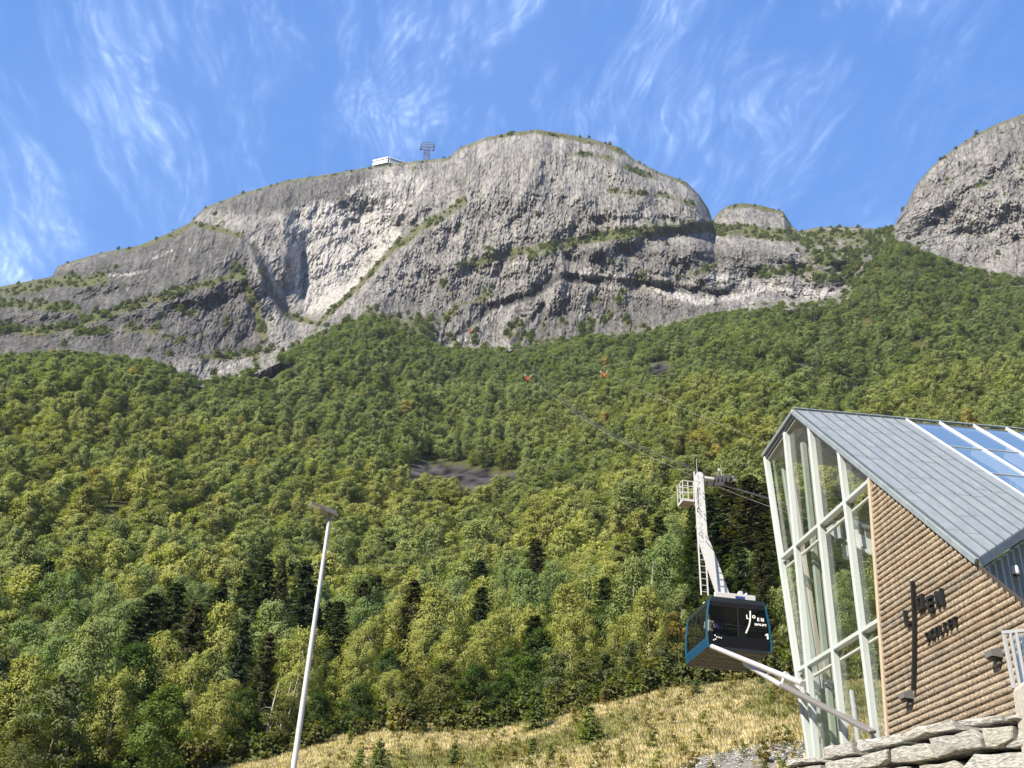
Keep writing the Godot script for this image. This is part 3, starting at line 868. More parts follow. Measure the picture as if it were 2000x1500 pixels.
func build_plants() -> void:
	# prototypes for the trees near by (with parts), and for those farther up
	var near := {"birch": [], "alder": [], "young": [], "spruce": []}
	for k in 4:
		near.birch.append([stem(10 + k, 12.0, 0.17, 3.0, 2.2, 8, Color(0.34, 0.32, 0.28)), crown(20 + k, 12.0, 3.5, 2.0, 78, 105, 0.21, 1.1)])
	for k in 3:
		near.alder.append([stem(30 + k, 9.0, 0.16, 1.5, 2.2, 8, Color(0.1, 0.085, 0.07)), crown(40 + k, 9.0, 3.1, 0.4, 78, 100, 0.22, 0.25)])
		near.young.append([stem(50 + k, 5.0, 0.06, 0.8, 1.0, 7, Color(0.16, 0.14, 0.11)), crown(60 + k, 5.0, 1.3, 0.15, 64, 60, 0.15, 0.15)])
		near.spruce.append([stem(70 + k, 16.0, 0.22, 3.0, 0.4, 0, Color(0.1, 0.08, 0.065)), spruce_crown(80 + k, 16.0, 3.9, 0.6, 38, 9, 0.8)])
	var made := {}
	for kind in near:
		made[kind] = near[kind].map(func(p): return [p[0].done(), p[1].done()])
	var leafy := {
		"birch": [["pale green", leaf_mat("birch_pale", 0.22, 0.27, 0.1)], ["yellow-green", leaf_mat("birch_yellow", 0.29, 0.31, 0.085)], ["mid green", leaf_mat("birch_mid", 0.16, 0.23, 0.075)]],
		"alder": [["deep green", leaf_mat("alder_deep", 0.07, 0.12, 0.034)], ["olive green", leaf_mat("alder_olive", 0.145, 0.165, 0.052)], ["fresh green", leaf_mat("alder_fresh", 0.12, 0.185, 0.045)], ["golden brown", leaf_mat("alder_gold", 0.34, 0.26, 0.08)]],
		"young": [["light olive", leaf_mat("young_olive", 0.21, 0.225, 0.1)], ["grey-green", leaf_mat("young_grey", 0.16, 0.19, 0.1)]],
		"spruce": [["dark green", leaf_mat("spruce_dark", 0.055, 0.08, 0.032)], ["brownish green", leaf_mat("spruce_brown", 0.085, 0.085, 0.04)], ["bluish green", leaf_mat("spruce_blue", 0.058, 0.088, 0.046)]],
	}
	var sort := {"birch": ["birch_tree", "birch", 12.0], "alder": ["broadleaf_tree", "broadleaved tree", 9.0], "young": ["young_tree", "young slender tree", 5.0], "spruce": ["spruce_tree", "spruce", 16.0]}
	# where trees stand
	var spots := []
	var taken := {}
	for k in KEY_TREES:
		var d: float = k[2]
		var high: float = k[3]
		if k[0] != "spruce" and d < 94:
			d -= 6.0
			high = maxf(high + 1.3, 3.2)
		var r := deg_to_rad(k[1])
		var p := Vector3(sin(r) * d, 0, -cos(r) * d)
		spots.append([k[0], p, high, k[1], d])
		taken[Vector2i(int(floor(p.x / 4.0)), int(floor(p.z / 4.0)))] = true
	rng.seed = 5
	var spread := noise(FastNoiseLite.TYPE_SIMPLEX_SMOOTH, 0.012, 3, 51)
	for i in range(-86, 94):
		for j in range(13, 140):
			var x := (i + rng.randf_range(-0.42, 0.42)) * 5.5
			var z := -(j + rng.randf_range(-0.42, 0.42)) * 5.5
			var d := sqrt(x * x + z * z)
			var a := rad_to_deg(atan2(x, -z))
			if a < -33.0 or a > 35.0 or d < 84.0 or d > look(footd_t, a) + 4.0 + 30.0 * spread.get_noise_2d(x * 3.0, z * 3.0):
				continue
			if d < 112.0 and taken.has(Vector2i(int(floor(x / 4.0)), int(floor(z / 4.0)))):
				continue
			var y := hill(x, z)
			var n := spread.get_noise_2d(x, z)
			if a > 18.5 and d > 430.0 and rng.randf() < 0.35 or d > 130.0 and n < -0.2 and rng.randf() < 0.3:
				continue
			if outcrop(x, z, y) > 0.3 or outcrop(x, z, y + 6.0) > 0.75:
				continue
			var kind := "birch"
			var pick := rng.randf()
			if pick < 0.16 + 0.2 * n:
				kind = "alder"
			if d < 175.0 and (pick > 0.93 - maxf(0.0, n) * 0.4 or a > 10.5 and a < 22.0 and d < 150.0 and pick > 0.45):
				kind = "spruce"
			var high := rng.randf_range(7.0, 13.5)
			if kind == "alder":
				high = rng.randf_range(6.5, 10.0)
			elif kind == "spruce":
				high = rng.randf_range(10.0, 17.0)
			if d < 100.0:
				high *= lerpf(0.5, 0.95, (d - 84.0) / 16.0)
			high *= lerpf(1.0, 0.5, smoothstep(0.7, 1.0, d / look(footd_t, a)))
			spots.append([kind, Vector3(x, 0, z), high, a, d])
	spots.sort_custom(func(p, q): return p[4] < q[4])
	# the nearest become things of their own, the rest a forest
	var far_birch := [two(crown(101, 12.0, 3.6, 2.0, 64, 64, 0.36, 0.9), leaf_mat("forest_leaves", 1, 1, 1), stem(1, 12.0, 0.22, 3.0, 2.2, 5, Color(3.2, 3.0, 2.9)), mats.forest_bark), two(crown(102, 12.0, 3.8, 3.0, 60, 64, 0.37, 0.7), mats.forest_leaves, stem(2, 12.0, 0.22, 3.0, 2.2, 5, Color(3.2, 3.0, 2.9)), mats.forest_bark), two(crown(103, 12.0, 3.3, 1.6, 66, 60, 0.36, 1.0), mats.forest_leaves, stem(3, 12.0, 0.18, 3.0, 2.2, 5, Color(2.6, 2.5, 2.4)), mats.forest_bark), two(crown(104, 12.0, 4.0, 3.2, 60, 66, 0.38, 0.5), mats.forest_leaves, stem(4, 12.0, 0.22, 3.0, 2.2, 5, Color(3, 2.9, 2.8)), mats.forest_bark)]
	var far_spruce := [two(spruce_crown(111, 16.0, 3.0, 1.0, 26, 5, 1.05), mats.forest_leaves, stem(5, 16.0, 0.2, 3.0, 0.3, 0, Color(1, 0.8, 0.7)), mats.forest_bark)]
	var count := {"birch": 0, "alder": 0, "young": 0, "spruce": 0}
	var far := [[], [], [], [], []]
	var tint := [[], [], [], [], []]
	rng.seed = 9
	var shown := 0
	var records := []
	for s in spots:
		var kind: String = s[0]
		var p: Vector3 = s[1]
		p.y = hill(p.x, p.z) - 0.1
		var a: float = s[3]
		var d: float = s[4]
		var high: float = s[2]
		var n := spread.get_noise_2d(p.x + 300.0, p.z)
		if shown < 330 and a > -24.6 and a < 22.0:
			shown += 1
			count[kind] += 1
			var choice: Array = leafy[kind]
			var which := 0
			if kind == "birch":
				which = 1 if n + rng.randf_range(-0.3, 0.3) > 0.2 else (2 if rng.randf() < 0.35 else 0)
			elif kind == "alder":
				which = 3 if rng.randf() < (0.2 if a < -14.0 else 0.09) and d < 105.0 else rng.randi() % 3
			else:
				which = rng.randi() % choice.size()
			var proto: Array = made[kind][rng.randi() % made[kind].size()]
			var k: float = high / sort[kind][2]
			var size := "small" if k < 0.6 else ("tall" if k > 0.95 else "medium-sized")
			var o := thing(sort[kind][0], "", "tree", p, rng.randf() * TAU)
			var wide := k * rng.randf_range(0.88, 1.17) * (1.0 if k > 0.6 else 1.15)
			if wide / k > 1.08:
				size += " broad"
			elif wide / k < 0.97:
				size += " narrow"
			records.append([o, size, choice[which][0], sort[kind][1], a, d, p])
			o.scale = Vector3(wide, k, wide)
			mesh("trunk", proto[0], mats.bark, o)
			mesh("crown", proto[1], choice[which][1], o)
		else:
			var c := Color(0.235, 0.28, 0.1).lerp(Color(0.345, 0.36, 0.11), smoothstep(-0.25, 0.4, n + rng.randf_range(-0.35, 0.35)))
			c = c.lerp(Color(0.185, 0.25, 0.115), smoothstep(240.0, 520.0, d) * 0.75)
			c = c * rng.randf_range(0.8, 1.14)
			if kind == "alder":
				c = c * 0.66
			if rng.randf() < 0.006:
				c = Color(0.36, 0.31, 0.09)
			var slot := rng.randi() % 4
			if kind == "spruce":
				slot = 4
				c = Color(0.055, 0.08, 0.034)
				high = minf(high, 16.0)
			var k: float = high / (16.0 if slot == 4 else 12.0)
			var wide := lerpf(k, 0.85, 0.5) * rng.randf_range(0.85, 1.45)
			var t := upright(p, rng.randf() * TAU, wide, k)
			t.basis = Basis(Vector3(rng.randf_range(-1, 1), 0, rng.randf_range(-1, 1)).normalized(), rng.randf_range(0.0, 0.16)) * t.basis * Basis.from_scale(Vector3(rng.randf_range(0.85, 1.2), 1, 1))
			far[slot].append(t)
			tint[slot].append(c)
	label_trees(records)
	var forest := Node3D.new()
	forest.name = "forest"
	forest.set_meta("kind", "stuff")
	tag(forest, "birch forest covering the steep slope under the cliffs")
	add_child(forest)
	for k in 4:
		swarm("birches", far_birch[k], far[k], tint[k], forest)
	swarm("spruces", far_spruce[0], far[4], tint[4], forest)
	# shrubs on the ledges of the mountain and bare undergrowth between the trees
	var bush := [two(crown(121, 4.0, 2.4, 0.1, 22, 16, 0.7, 0.2), mats.forest_leaves, stem(6, 3.0, 0.1, 1.0, 1.0, 0, Color(1, 1, 1)), mats.forest_bark)]
	var places := []
	var tints := []
	rng.seed = 21
	for p in ledges:
		var k := 0.3 + 1.0 * pow(rng.randf(), 2.2)
		places.append(upright(p - Vector3(0, 0.5, 0), rng.randf() * TAU, k, k * rng.randf_range(0.7, 1.3)))
		tints.append(Color(0.125, 0.16, 0.06) * rng.randf_range(0.7, 1.35))
	swarm("mountain_shrubs", bush[0], places, tints, self)
	places = []
	tints = []
	for i in 1300:
		var a := rng.randf_range(-26.0, 22.0)
		var d := 79.0 + 34.0 * pow(rng.randf(), 1.6)
		var x := sin(deg_to_rad(a)) * d
		var z := -cos(deg_to_rad(a)) * d
		if d < look_edge(a):
			continue
		var k := rng.randf_range(0.14, 0.5)
		places.append(upright(Vector3(x, hill(x, z) - 0.1, z), rng.randf() * TAU, k, k * rng.randf_range(0.8, 1.4)))
		tints.append(Color(0.135, 0.17, 0.055).lerp(Color(0.21, 0.19, 0.07), rng.randf() * rng.randf()) * rng.randf_range(0.6, 1.2))
	swarm("undergrowth", bush[0], places, tints, self)

func label_trees(records: Array) -> void:
	var used := {}
	var texts := []
	for r in records:
		var row := "at the meadow's edge" if r[5] < 92.0 else ("in the front rows" if r[5] < 108.0 else ("up the slope" if r[5] < 125.0 else "deeper in the wood"))
		var s := "%s %s %s %s, %s" % [r[1], r[2], r[3], row, zone(r[4])]
		texts.append(s)
		used[s] = used.get(s, 0) + 1
	for i in records.size():
		var r: Array = records[i]
		if used[texts[i]] > 1:
			# what tells it from the others of its look: the tree that stands closest to it
			var best := 1e9
			var by: Array = r
			for q in records:
				var l: float = r[6].distance_to(q[6])
				if q[0] != r[0] and l < best and (q[3] != r[3] or q[2] != r[2]):
					best = l
					by = q
			var how := "beside" if absf(by[5] - r[5]) < best * 0.5 else ("uphill of" if r[5] > by[5] else "below")
			var s := "%s %s %s %s %s %s, %s" % [r[1], r[2], r[3], how, "a " + by[1].split(" ")[0], by[2] + " " + by[3], zone(r[4])]
			if s.split(" ").size() > 16:
				s = "%s %s %s %s a %s %s, %s" % [r[1].split(" ")[0], r[2], r[3], how, by[2], by[3], zone(r[4])]
			if s.split(" ").size() > 16:
				s = s.trim_prefix(r[1].split(" ")[0] + " ")
			texts[i] = s
		tag(r[0], texts[i], "", "%s %s trees %s" % [r[2], r[3].split(" ")[-1], zone(r[4])])

func look_edge(a: float) -> float:
	return 79.0 if a > -9.0 else 76.0

func leaf_mat(called: String, r: float, g: float, b: float) -> StandardMaterial3D:
	var m := mat(called, lin(r, g, b), 0.65)
	m.metallic_specular = 0.35
	m.backlight_enabled = true
	m.backlight = Color(0.85, 0.9, 0.45)
	return m

func build_meadow() -> void:
	# dry grass in tufts, a few green herbs, pebbles on the gravel, young spruces, two bare snags
	var g := Geo.new()
	var r := RandomNumberGenerator.new()
	r.seed = 61
	for k in 26:
		var w := r.randf() * TAU
		var p := Vector3(cos(w), 0, sin(w)) * 0.22 * sqrt(r.randf())
		var tip := p + Vector3(r.randf_range(-0.18, 0.22), r.randf_range(0.28, 0.55), r.randf_range(-0.18, 0.18))
		var sd := Vector3(-sin(w * 2.0), 0, cos(w * 2.0)) * 0.016
		var s := r.randf_range(0.75, 1.25)
		g.col = Color(s, s * r.randf_range(0.9, 1.02), s * 0.9)
		var n := (Vector3(-0.15, 0.85, 0.4) + any_dir(r) * 0.2).normalized()
		var m := p.lerp(tip, 0.55) + Vector3(0, 0.05, 0)
		g.trin(p - sd, p + sd, m + sd, n, n, n)
		g.trin(p - sd, m + sd, m - sd, n, n, n)
		g.trin(m - sd * 1.3, m + sd * 1.3, tip, n, n, n)
	var tuft := g.done()
	tuft.surface_set_material(0, leaf_mat("dry_grass", 1, 1, 1))
	var places := []
	var tints := []
	var patch := noise(FastNoiseLite.TYPE_SIMPLEX_SMOOTH, 0.05, 4, 41)
	rng.seed = 62
	for i in 90000:
		var a := rng.randf_range(-14.0, 24.0)
		var d := lerpf(40.0, 86.0, sqrt(rng.randf()))
		var x := sin(deg_to_rad(a)) * d
		var z := -cos(deg_to_rad(a)) * d
		var n := patch.get_noise_2d(x, z)
		var bare := gravelly(a, d, n)
		if rng.randf() < bare * 0.97:
			continue
		var k := rng.randf_range(0.45, 0.95) * (1.0 - 0.4 * bare)
		places.append(upright(Vector3(x, hill(x, z) - 0.03, z), rng.randf() * TAU, k, k * rng.randf_range(0.7, 1.2)))
		var green := smoothstep(0.0, 0.42, n + rng.randf_range(-0.12, 0.12)) * 0.85
		tints.append(Color(0.66, 0.56, 0.37).lerp(Color(0.76, 0.69, 0.51), rng.randf()).lerp(Color(0.3, 0.31, 0.13), green) * rng.randf_range(0.93, 1.07))
	swarm("grass", tuft, places, tints, self)
	var pg := Geo.new()
	var pts := []
	for k in 6:
		pts.append(any_dir(r) * Vector3(1.0, 0.55, 0.8) * r.randf_range(0.8, 1.1))
	for k in 8:
		var s := Vector3(1 if k & 1 else -1, 1 if k & 2 else -1, 1 if k & 4 else -1)
		pg.out(Vector3(s.x, 0, 0.1), Vector3(0.1, s.y * 0.6, 0), Vector3(0, 0.05, s.z * 0.8), Vector3.ZERO)
	var pebble := pg.done()
	pebble.surface_set_material(0, mats.stone_far)
	places = []
	tints = []
	for i in 9000:
		var a := rng.randf_range(7.0, 22.0)
		var d := rng.randf_range(44.0, 66.0)
		var x := sin(deg_to_rad(a)) * d
		var z := -cos(deg_to_rad(a)) * d
		if rng.randf() > gravelly(a, d, patch.get_noise_2d(x, z)) * 1.05:
			continue
		var k := 0.02 + 0.1 * pow(rng.randf(), 3.0)
		places.append(upright(Vector3(x, hill(x, z) + k * 0.3, z), rng.randf() * TAU, k, k))
		tints.append(grey(rng.randf_range(0.28, 0.55)))
	swarm("gravel", pebble, places, tints, self)
	var herb := two(crown(131, 1.0, 0.32, 0.05, 14, 12, 0.13, 0.1), mats.forest_leaves, stem(7, 0.8, 0.02, 0.2, 0.2, 3, Color(1, 1, 1)), mats.forest_bark)
	places = []
	tints = []
	for i in 260:
		var a := rng.randf_range(-9.0, 18.0)
		var d := rng.randf_range(48.0, 80.0)
		var x := sin(deg_to_rad(a)) * d
		var z := -cos(deg_to_rad(a)) * d
		var k := rng.randf_range(0.45, 1.1)
		places.append(upright(Vector3(x, hill(x, z) - 0.03, z), rng.randf() * TAU, k, k))
		tints.append(Color(0.2, 0.24, 0.075).lerp(Color(0.32, 0.23, 0.1), rng.randf()) * rng.randf_range(0.7, 1.2))
	swarm("meadow_weeds", herb, places, tints, self)
	var young := [[stem(141, 2.5, 0.035, 0.5, 0.2, 0, Color(0.12, 0.09, 0.06)).done(), spruce_crown(142, 2.5, 0.85, 0.08, 15, 6, 0.3).done()], [stem(143, 2.5, 0.035, 0.5, 0.2, 0, Color(0.12, 0.09, 0.06)).done(), spruce_crown(144, 2.5, 0.95, 0.05, 16, 6, 0.32).done()]]
	var said := ["tallest young spruce in the dry meadow, close to the wood's edge", "bright green bushy young spruce in mid meadow", "small blue-green spruce on the slope under the cable car", "young spruce low in the meadow, nearest the lamp post", "thin low spruce by the lamp post's foot side of the meadow", "wispy spruce seedling standing in pale dry grass", "short seedling in front of the tallest young spruce", "tiny spruce at the upper meadow edge by the station", "ragged seedling lowest in the meadow below the tallest young spruce", "stunted sprig in the meadow between bright spruce and gravel"]
	var lm := [leaf_mat("sapling_green", 0.15, 0.2, 0.07), leaf_mat("sapling_bright", 0.22, 0.29, 0.08), leaf_mat("sapling_blue", 0.14, 0.2, 0.11)]
	for i in SAPLINGS.size():
		var s: Array = SAPLINGS[i]
		var rr := deg_to_rad(s[0])
		var x: float = sin(rr) * s[1]
		var z: float = -cos(rr) * s[1]
		var o := thing("young_spruce", said[i], "tree", Vector3(x, hill(x, z) - 0.05, z), i * 1.9, "young spruces in the meadow")
		o.scale = Vector3.ONE * (s[2] / 2.5 * 1.12)
		mesh("trunk", young[i % 2][0], mats.bark, o)
		mesh("crown", young[i % 2][1], lm[[0, 1, 2, 0, 1, 0, 0, 2, 1, 0][i]], o)
	var snags := [[-11.9, 84.0, 5.8, 0.1, "leaning bare white snag, broken off, at the wood's edge by the lamp post"], [-11.25, 85.0, 5.6, 0.07, "bare grey snag with a split top beside the broken white one"], [-10.95, 86.0, 6.2, 0.055, "thinnest of the bare snags, its dead twigs hanging down"], [8.1, 118.0, 11.0, 0.1, "dead pale trunk with few branches between dark spruces by the cable car"]]
	for s in snags:
		var rr := deg_to_rad(s[0])
		var x: float = sin(rr) * s[1]
		var z: float = -cos(rr) * s[1]
		var o := thing("dead_trunk", s[4], "dead tree", Vector3(x, hill(x, z), z))
		var b := Geo.new()
		b.col = Color(0.42, 0.4, 0.37)
		var lean := Vector3(0.1 * s[2], s[2], 0)
		b.tube([Vector3.ZERO, lean * 0.35 + Vector3(0.06, 0, 0), lean * 0.7, lean], [s[3], s[3] * 0.85, s[3] * 0.6, s[3] * 0.3], 6)
		local("trunk", b, mats.bark, o)
		for k in 7:
			var t := Geo.new()
			t.col = Color(0.3, 0.28, 0.25)
			var f := 0.3 + 0.09 * k
			var w := k * 2.4
			var q := lean * f
			t.tube([q, q + Vector3(cos(w) * 0.6, 0.05, sin(w) * 0.6), q + Vector3(cos(w) * 1.1, -0.25, sin(w) * 1.1)], [0.03, 0.02, 0.008], 4, false)
			local("branch", t, mats.bark, o)
# ---------------------------------------------------------------- the lower station
func fp(s: float, y: float, off := 0.0) -> Vector3:          # a point of the side front: s along it, y up, off outward
	return F0 + FS * s + FN * off + Vector3(0, y, 0)

func rp(r: float, d: float, up := 0.0) -> Vector3:           # a point of the roof slope
	return RA + RR * r + RD * d + RN * up

func rake_s(y: float) -> float:                              # where the wooden wall's sloping top is at height y
	return -0.70 - (10.437 - y) * 1.0213

func eave_d(r: float) -> float:
	return 8.21 - 0.95 * r

func beam(g: Geo, a: Vector3, b: Vector3, n: Vector3, wide: float, deep: float, bevel := 0.008) -> void:   # outer face on the line a-b, depth behind it along -n
	g.bar(a - n * deep * 0.5, b - n * deep * 0.5, wide, deep, n.cross(b - a), bevel)

func build_station() -> void:
	var st := thing("station_building", "valley station with zinc roof, tall glass front and weathered log wall", "building", fp(0, 4.6))
	var g: Geo
	# --- wooden wall: half logs one above the other, a pale edge board, the frame behind them
	rng.seed = 301
	var wall := Geo.new()
	wall.col = Color(0.05, 0.04, 0.035)
	var wp := PackedVector2Array([Vector2(0.05, 4.6), Vector2(-5.6, 4.6), Vector2(-5.6, 5.63), Vector2(-0.73, 10.4)])
	wall.prism(wp, fp(0, 0, -0.03), FS, Vector3.UP, -FN * 0.04)
	var log_wall := part("log_wall", wall, mats.dark_wood, st)
	var y := 4.62
	while y < 10.36:
		var hh := 0.107
		var s_left := lerpf(0.01, -0.698, (y - 5.82) / (10.435 - 5.82)) - 0.03
		var s_right := maxf(rake_s(y + hh * 0.5) + 0.02, -5.6)
		if s_left - s_right > 0.08:
			var bd := Geo.new()
			var tone := rng.randf_range(0.78, 1.2)
			var warm := rng.randf_range(-0.06, 0.07)
			var segs := maxi(2, int((s_left - s_right) / 0.35))
			var prev := []
			for i in segs + 1:
				var s := lerpf(s_right, s_left, float(i) / segs)
				var ring := []
				var rad := hh * 0.5 * rng.randf_range(0.93, 1.04)
				var bow := rng.randf_range(-0.006, 0.006)
				for k in 7:
					var w := -PI / 2 + PI * k / 6.0
					ring.append([fp(s, y + bow + sin(w) * rad, cos(w) * rad * 0.42 - 0.004), (Vector3.UP * sin(w) + FN * cos(w)).normalized()])
				if i > 0:
					var f := tone * rng.randf_range(0.9, 1.1)
					bd.col = Color(f * (1.0 + warm), f, f * (1.0 - warm))
					for k in 6:
						bd.trin(prev[k][0], ring[k][0], ring[k + 1][0], prev[k][1], ring[k][1], ring[k + 1][1])
						bd.trin(prev[k][0], ring[k + 1][0], prev[k + 1][0], prev[k][1], ring[k + 1][1], prev[k + 1][1])
				if i == 0 or i == segs:
					for k in range(1, 6):
						bd.out(ring[0][0], ring[k][0], ring[k + 1][0], fp(s + (0.1 if i == 0 else -0.1), y))
				prev = ring
			local("log_board", bd, mats.log, log_wall)
		y += hh
	g = Geo.new()
	g.col = Color(0.42, 0.36, 0.28)
	beam(g, fp(0.0, 4.6, 0.05), fp(-0.70, 10.42, 0.05), FN, 0.075, 0.12)
	part("edge_board", g, mats.painted, st)
	# --- glass front: posts, transoms, panes
	var posts := [[0.405, 4.9, 0.405, 11.55], [1.62, 4.9, 1.62, 12.72], [2.88, 4.9, 2.88, 13.2], [3.02, 4.9, 4.12, 13.22]]
	for q in posts:
		g = Geo.new()
		g.col = Color(0.40, 0.455, 0.465)
		beam(g, fp(q[0], q[1], 0.03), fp(q[2], q[3], 0.03), FN, 0.09, 0.14, 0.01)
		part("post", g, mats.alu, st)
	for yy in [10.435, 7.795]:
		var ends := [-0.695 if yy > 9 else -0.29, 0.345, 0.465, 1.56, 1.68, 2.82, 2.94, 3.64 if yy > 9 else 3.29]
		for k in range(0, 8, 2):
			g = Geo.new()
			g.col = Color(0.40, 0.455, 0.465)
			beam(g, fp(ends[k], yy - 0.05, 0.026), fp(ends[k + 1], yy - 0.05, 0.026), FN, 0.085, 0.135)
			part("transom", g, mats.alu, st)
			g = Geo.new()
			g.col = Color(0.42, 0.45, 0.43)
			g.tube([fp(ends[k] + 0.06, yy - 0.28, -0.1), fp(ends[k + 1] - 0.06, yy - 0.28, -0.1)], [0.035, 0.035], 8)
			part("blind_tube", g, mats.alu, st)
	# panes between posts, cut by the roof's slope
	var xs := [-0.7, 0.35, 1.56, 2.82, 3.9]
	for k in 4:
		var s0: float = xs[k] + (0.0 if k == 0 else 0.115)
		var s1: float = xs[k + 1]
		for band in [[4.9, 7.69], [7.80, 10.33], [10.44, 13.3]]:
			var top := func(s: float) -> float: return minf(11.16 + (s - 0.0) * 0.979, 13.3 - 0.13 * maxf(0.0, s - 2.2))
			var left := func(s: float, q: float) -> float: return minf(s, 2.95 + (q - 5.0) * 0.134) if k == 3 else s
			var lo: float = band[0]
			var poly := PackedVector2Array()
			var sl0: float = lerpf(0.03, -0.68, (lo - 5.82) / 4.615) if k == 0 else s0
			var sl1: float = lerpf(0.03, -0.68, (band[1] - 5.82) / 4.615) if k == 0 else s0
			if k == 0 and band[0] > 10:
				sl0 = -0.67
				sl1 = -0.1
			poly.append(Vector2(sl0, lo))
			poly.append(Vector2(left.call(s1, lo), lo))
			var e1: float = left.call(s1, band[1])
			poly.append(Vector2(e1, minf(band[1], top.call(e1))))
			if top.call(sl0) < band[1] and top.call(e1) > band[1]:
				poly.append(Vector2((band[1] - 11.16) / 0.979, band[1]))
			poly.append(Vector2(sl1 if top.call(sl1) > lo else sl0, minf(band[1], top.call(sl1))))
			if Geometry2D.triangulate_polygon(poly).is_empty():
				continue
			g = Geo.new()
			g.prism(poly, fp(0, 0, -0.09), FS, Vector3.UP, -FN * 0.012)
			part("pane", g, mats.pane, st)
	# inner posts and the tube at the foot
	for q in [[3.0, 4.9, 3.92, 12.9, 0.32], [2.72, 4.9, 2.72, 12.9, 0.3]]:
		for e in [0.0, 0.16]:
			g = Geo.new()
			g.col = Color(0.33, 0.41, 0.38) if e == 0.0 else Color(0.41, 0.41, 0.37)
			beam(g, fp(q[0] + e * 0.2, q[1], -q[4] - e), fp(q[2] + e * 0.2, q[3], -q[4] - e), FN, 0.1, 0.12)
			part("inner_post", g, mats.alu, st)
	g = Geo.new()
	g.col = Color(0.44, 0.49, 0.51)
	g.tube([fp(1.78, 6.98, -0.35), fp(1.72, 6.98, -0.35), fp(1.62, 5.0, -0.35)], [0.05, 0.06, 0.06], 8)
	part("foot_tube", g, mats.alu, st)
	# --- roof: slab, edge boards, zinc sheets, skylight
	g = Geo.new()
	g.col = Color(0.25, 0.26, 0.27)
	var slab := PackedVector2Array([Vector2(0.02, 0.02), Vector2(2.62, 0.02), Vector2(2.62, eave_d(2.62) - 0.04), Vector2(0.02, eave_d(0.02) - 0.04)])
	g.prism(slab, RA - RN * 0.03, RR, RD, -RN * 0.16)
	var roof := part("roof", g, mats.dark_metal, st)
	rng.seed = 311
	for k in 9:
		var r0 := 0.035 + 0.288 * k
		var d := 0.0
		var first := true
		while d < eave_d(r0):
			var step := rng.randf_range(0.5, 1.9) if first else 1.9
			first = false
			var e0 := minf(d + step, eave_d(r0))
			var e1 := minf(d + step, eave_d(r0 + 0.28))
			if e0 - d < 0.05 or e1 <= d:
				break
			g = Geo.new()
			var f := rng.randf_range(0.94, 1.06)
			g.col = Color(f * 0.98, f, f * rng.randf_range(0.99, 1.06))
			# the upper end slips under the sheet above, one long side turns up into the seam
			var a := rp(r0, d, 0.0)
			var b := rp(r0 + 0.279, d, 0.0)
			var e := rp(r0 + 0.279, e1 - 0.004, 0.003)
			var h := rp(r0, e0 - 0.004, 0.003)
			var th := -RN * 0.02
			g.quad(a, h, e, b)
			g.quad(h, h + th, e + th, e)
			g.quad(a, a + th, h + th, h)
			g.quad(e, e + th, b + th, b)
			g.col = Color(0.55, 0.57, 0.6)
			g.bar(rp(r0 - 0.002, d + 0.01, 0.01), rp(r0 - 0.002, e0 - 0.01, 0.014), 0.011, 0.03, RR)
			local("zinc_sheet", g, mats.zinc, roof)
			d += step
	g = Geo.new()
	g.col = Color(0.9, 0.95, 1.0)
	g.bar(rp(0.01, -0.02, 0.02), rp(2.66, -0.02, 0.02), 0.05, 0.05, RD)
	g.bar(rp(2.66, -0.03, 0.015), rp(8.0, -0.03, 0.015), 0.06, 0.04, RD)
	part("ridge_cap", g, mats.zinc, st)
	g = Geo.new()
	g.col = Color(0.95, 1.0, 1.0)
	beam(g, rp(-0.0, -0.02, -0.055) + FN * 0.05, rp(0.0, 8.22, -0.055) + FN * 0.05, FN, 0.105, 0.06)
	part("verge_board", g, mats.zinc, st)
	g = Geo.new()
	g.col = Color(0.9, 0.93, 0.95)
	beam(g, fp(2.27, 13.44, 0.06), fp(4.16, 13.2, 0.06), FN, 0.09, 0.06)
	part("verge_board", g, mats.zinc, st)
	# the short upper slope and its soffit
	g = Geo.new()
	g.col = Color(0.5, 0.52, 0.53)
	var up_r := fp(4.14, 13.22) - fp(2.28, 13.47)
	g.prism(PackedVector2Array([Vector2(0, 0), Vector2(1, 0), Vector2(1, 9), Vector2(0, 9)]), fp(2.28, 13.45, 0.0), up_r, RR, Vector3(0, -0.12, 0))
	part("upper_slope", g, mats.zinc, st)
	g = Geo.new()
	g.col = Color(0.2, 0.21, 0.2)
	g.bar(fp(2.3, 13.26, -0.2), fp(4.0, 13.04, -0.2), 0.34, 0.03, FN)
	part("soffit", g, mats.painted, st)
	g = Geo.new()
	g.col = Color(0.16, 0.09, 0.05)
	g.prism(PackedVector2Array([Vector2(0.3, 0.1), Vector2(2.6, 0.1), Vector2(2.6, 5.2), Vector2(0.3, 7.4)]), RA - RN * 0.4, RR, RD, -RN * 0.05)
	part("wood_ceiling", g, mats.dark_wood, st)
	g = Geo.new()
	g.col = Color(0.12, 0.11, 0.1)
	g.bar(fp(-2.8, 8.1, -0.32), fp(2.2, 13.0, -0.32), 0.18, 0.22, FN)
	part("rafter", g, mats.dark_wood, st)
	# skylight
	var rows := [0.28, 1.97, 3.68, 5.35]
	var bars := [2.66, 3.46, 4.28, 5.06, 5.86, 6.66, 7.46]
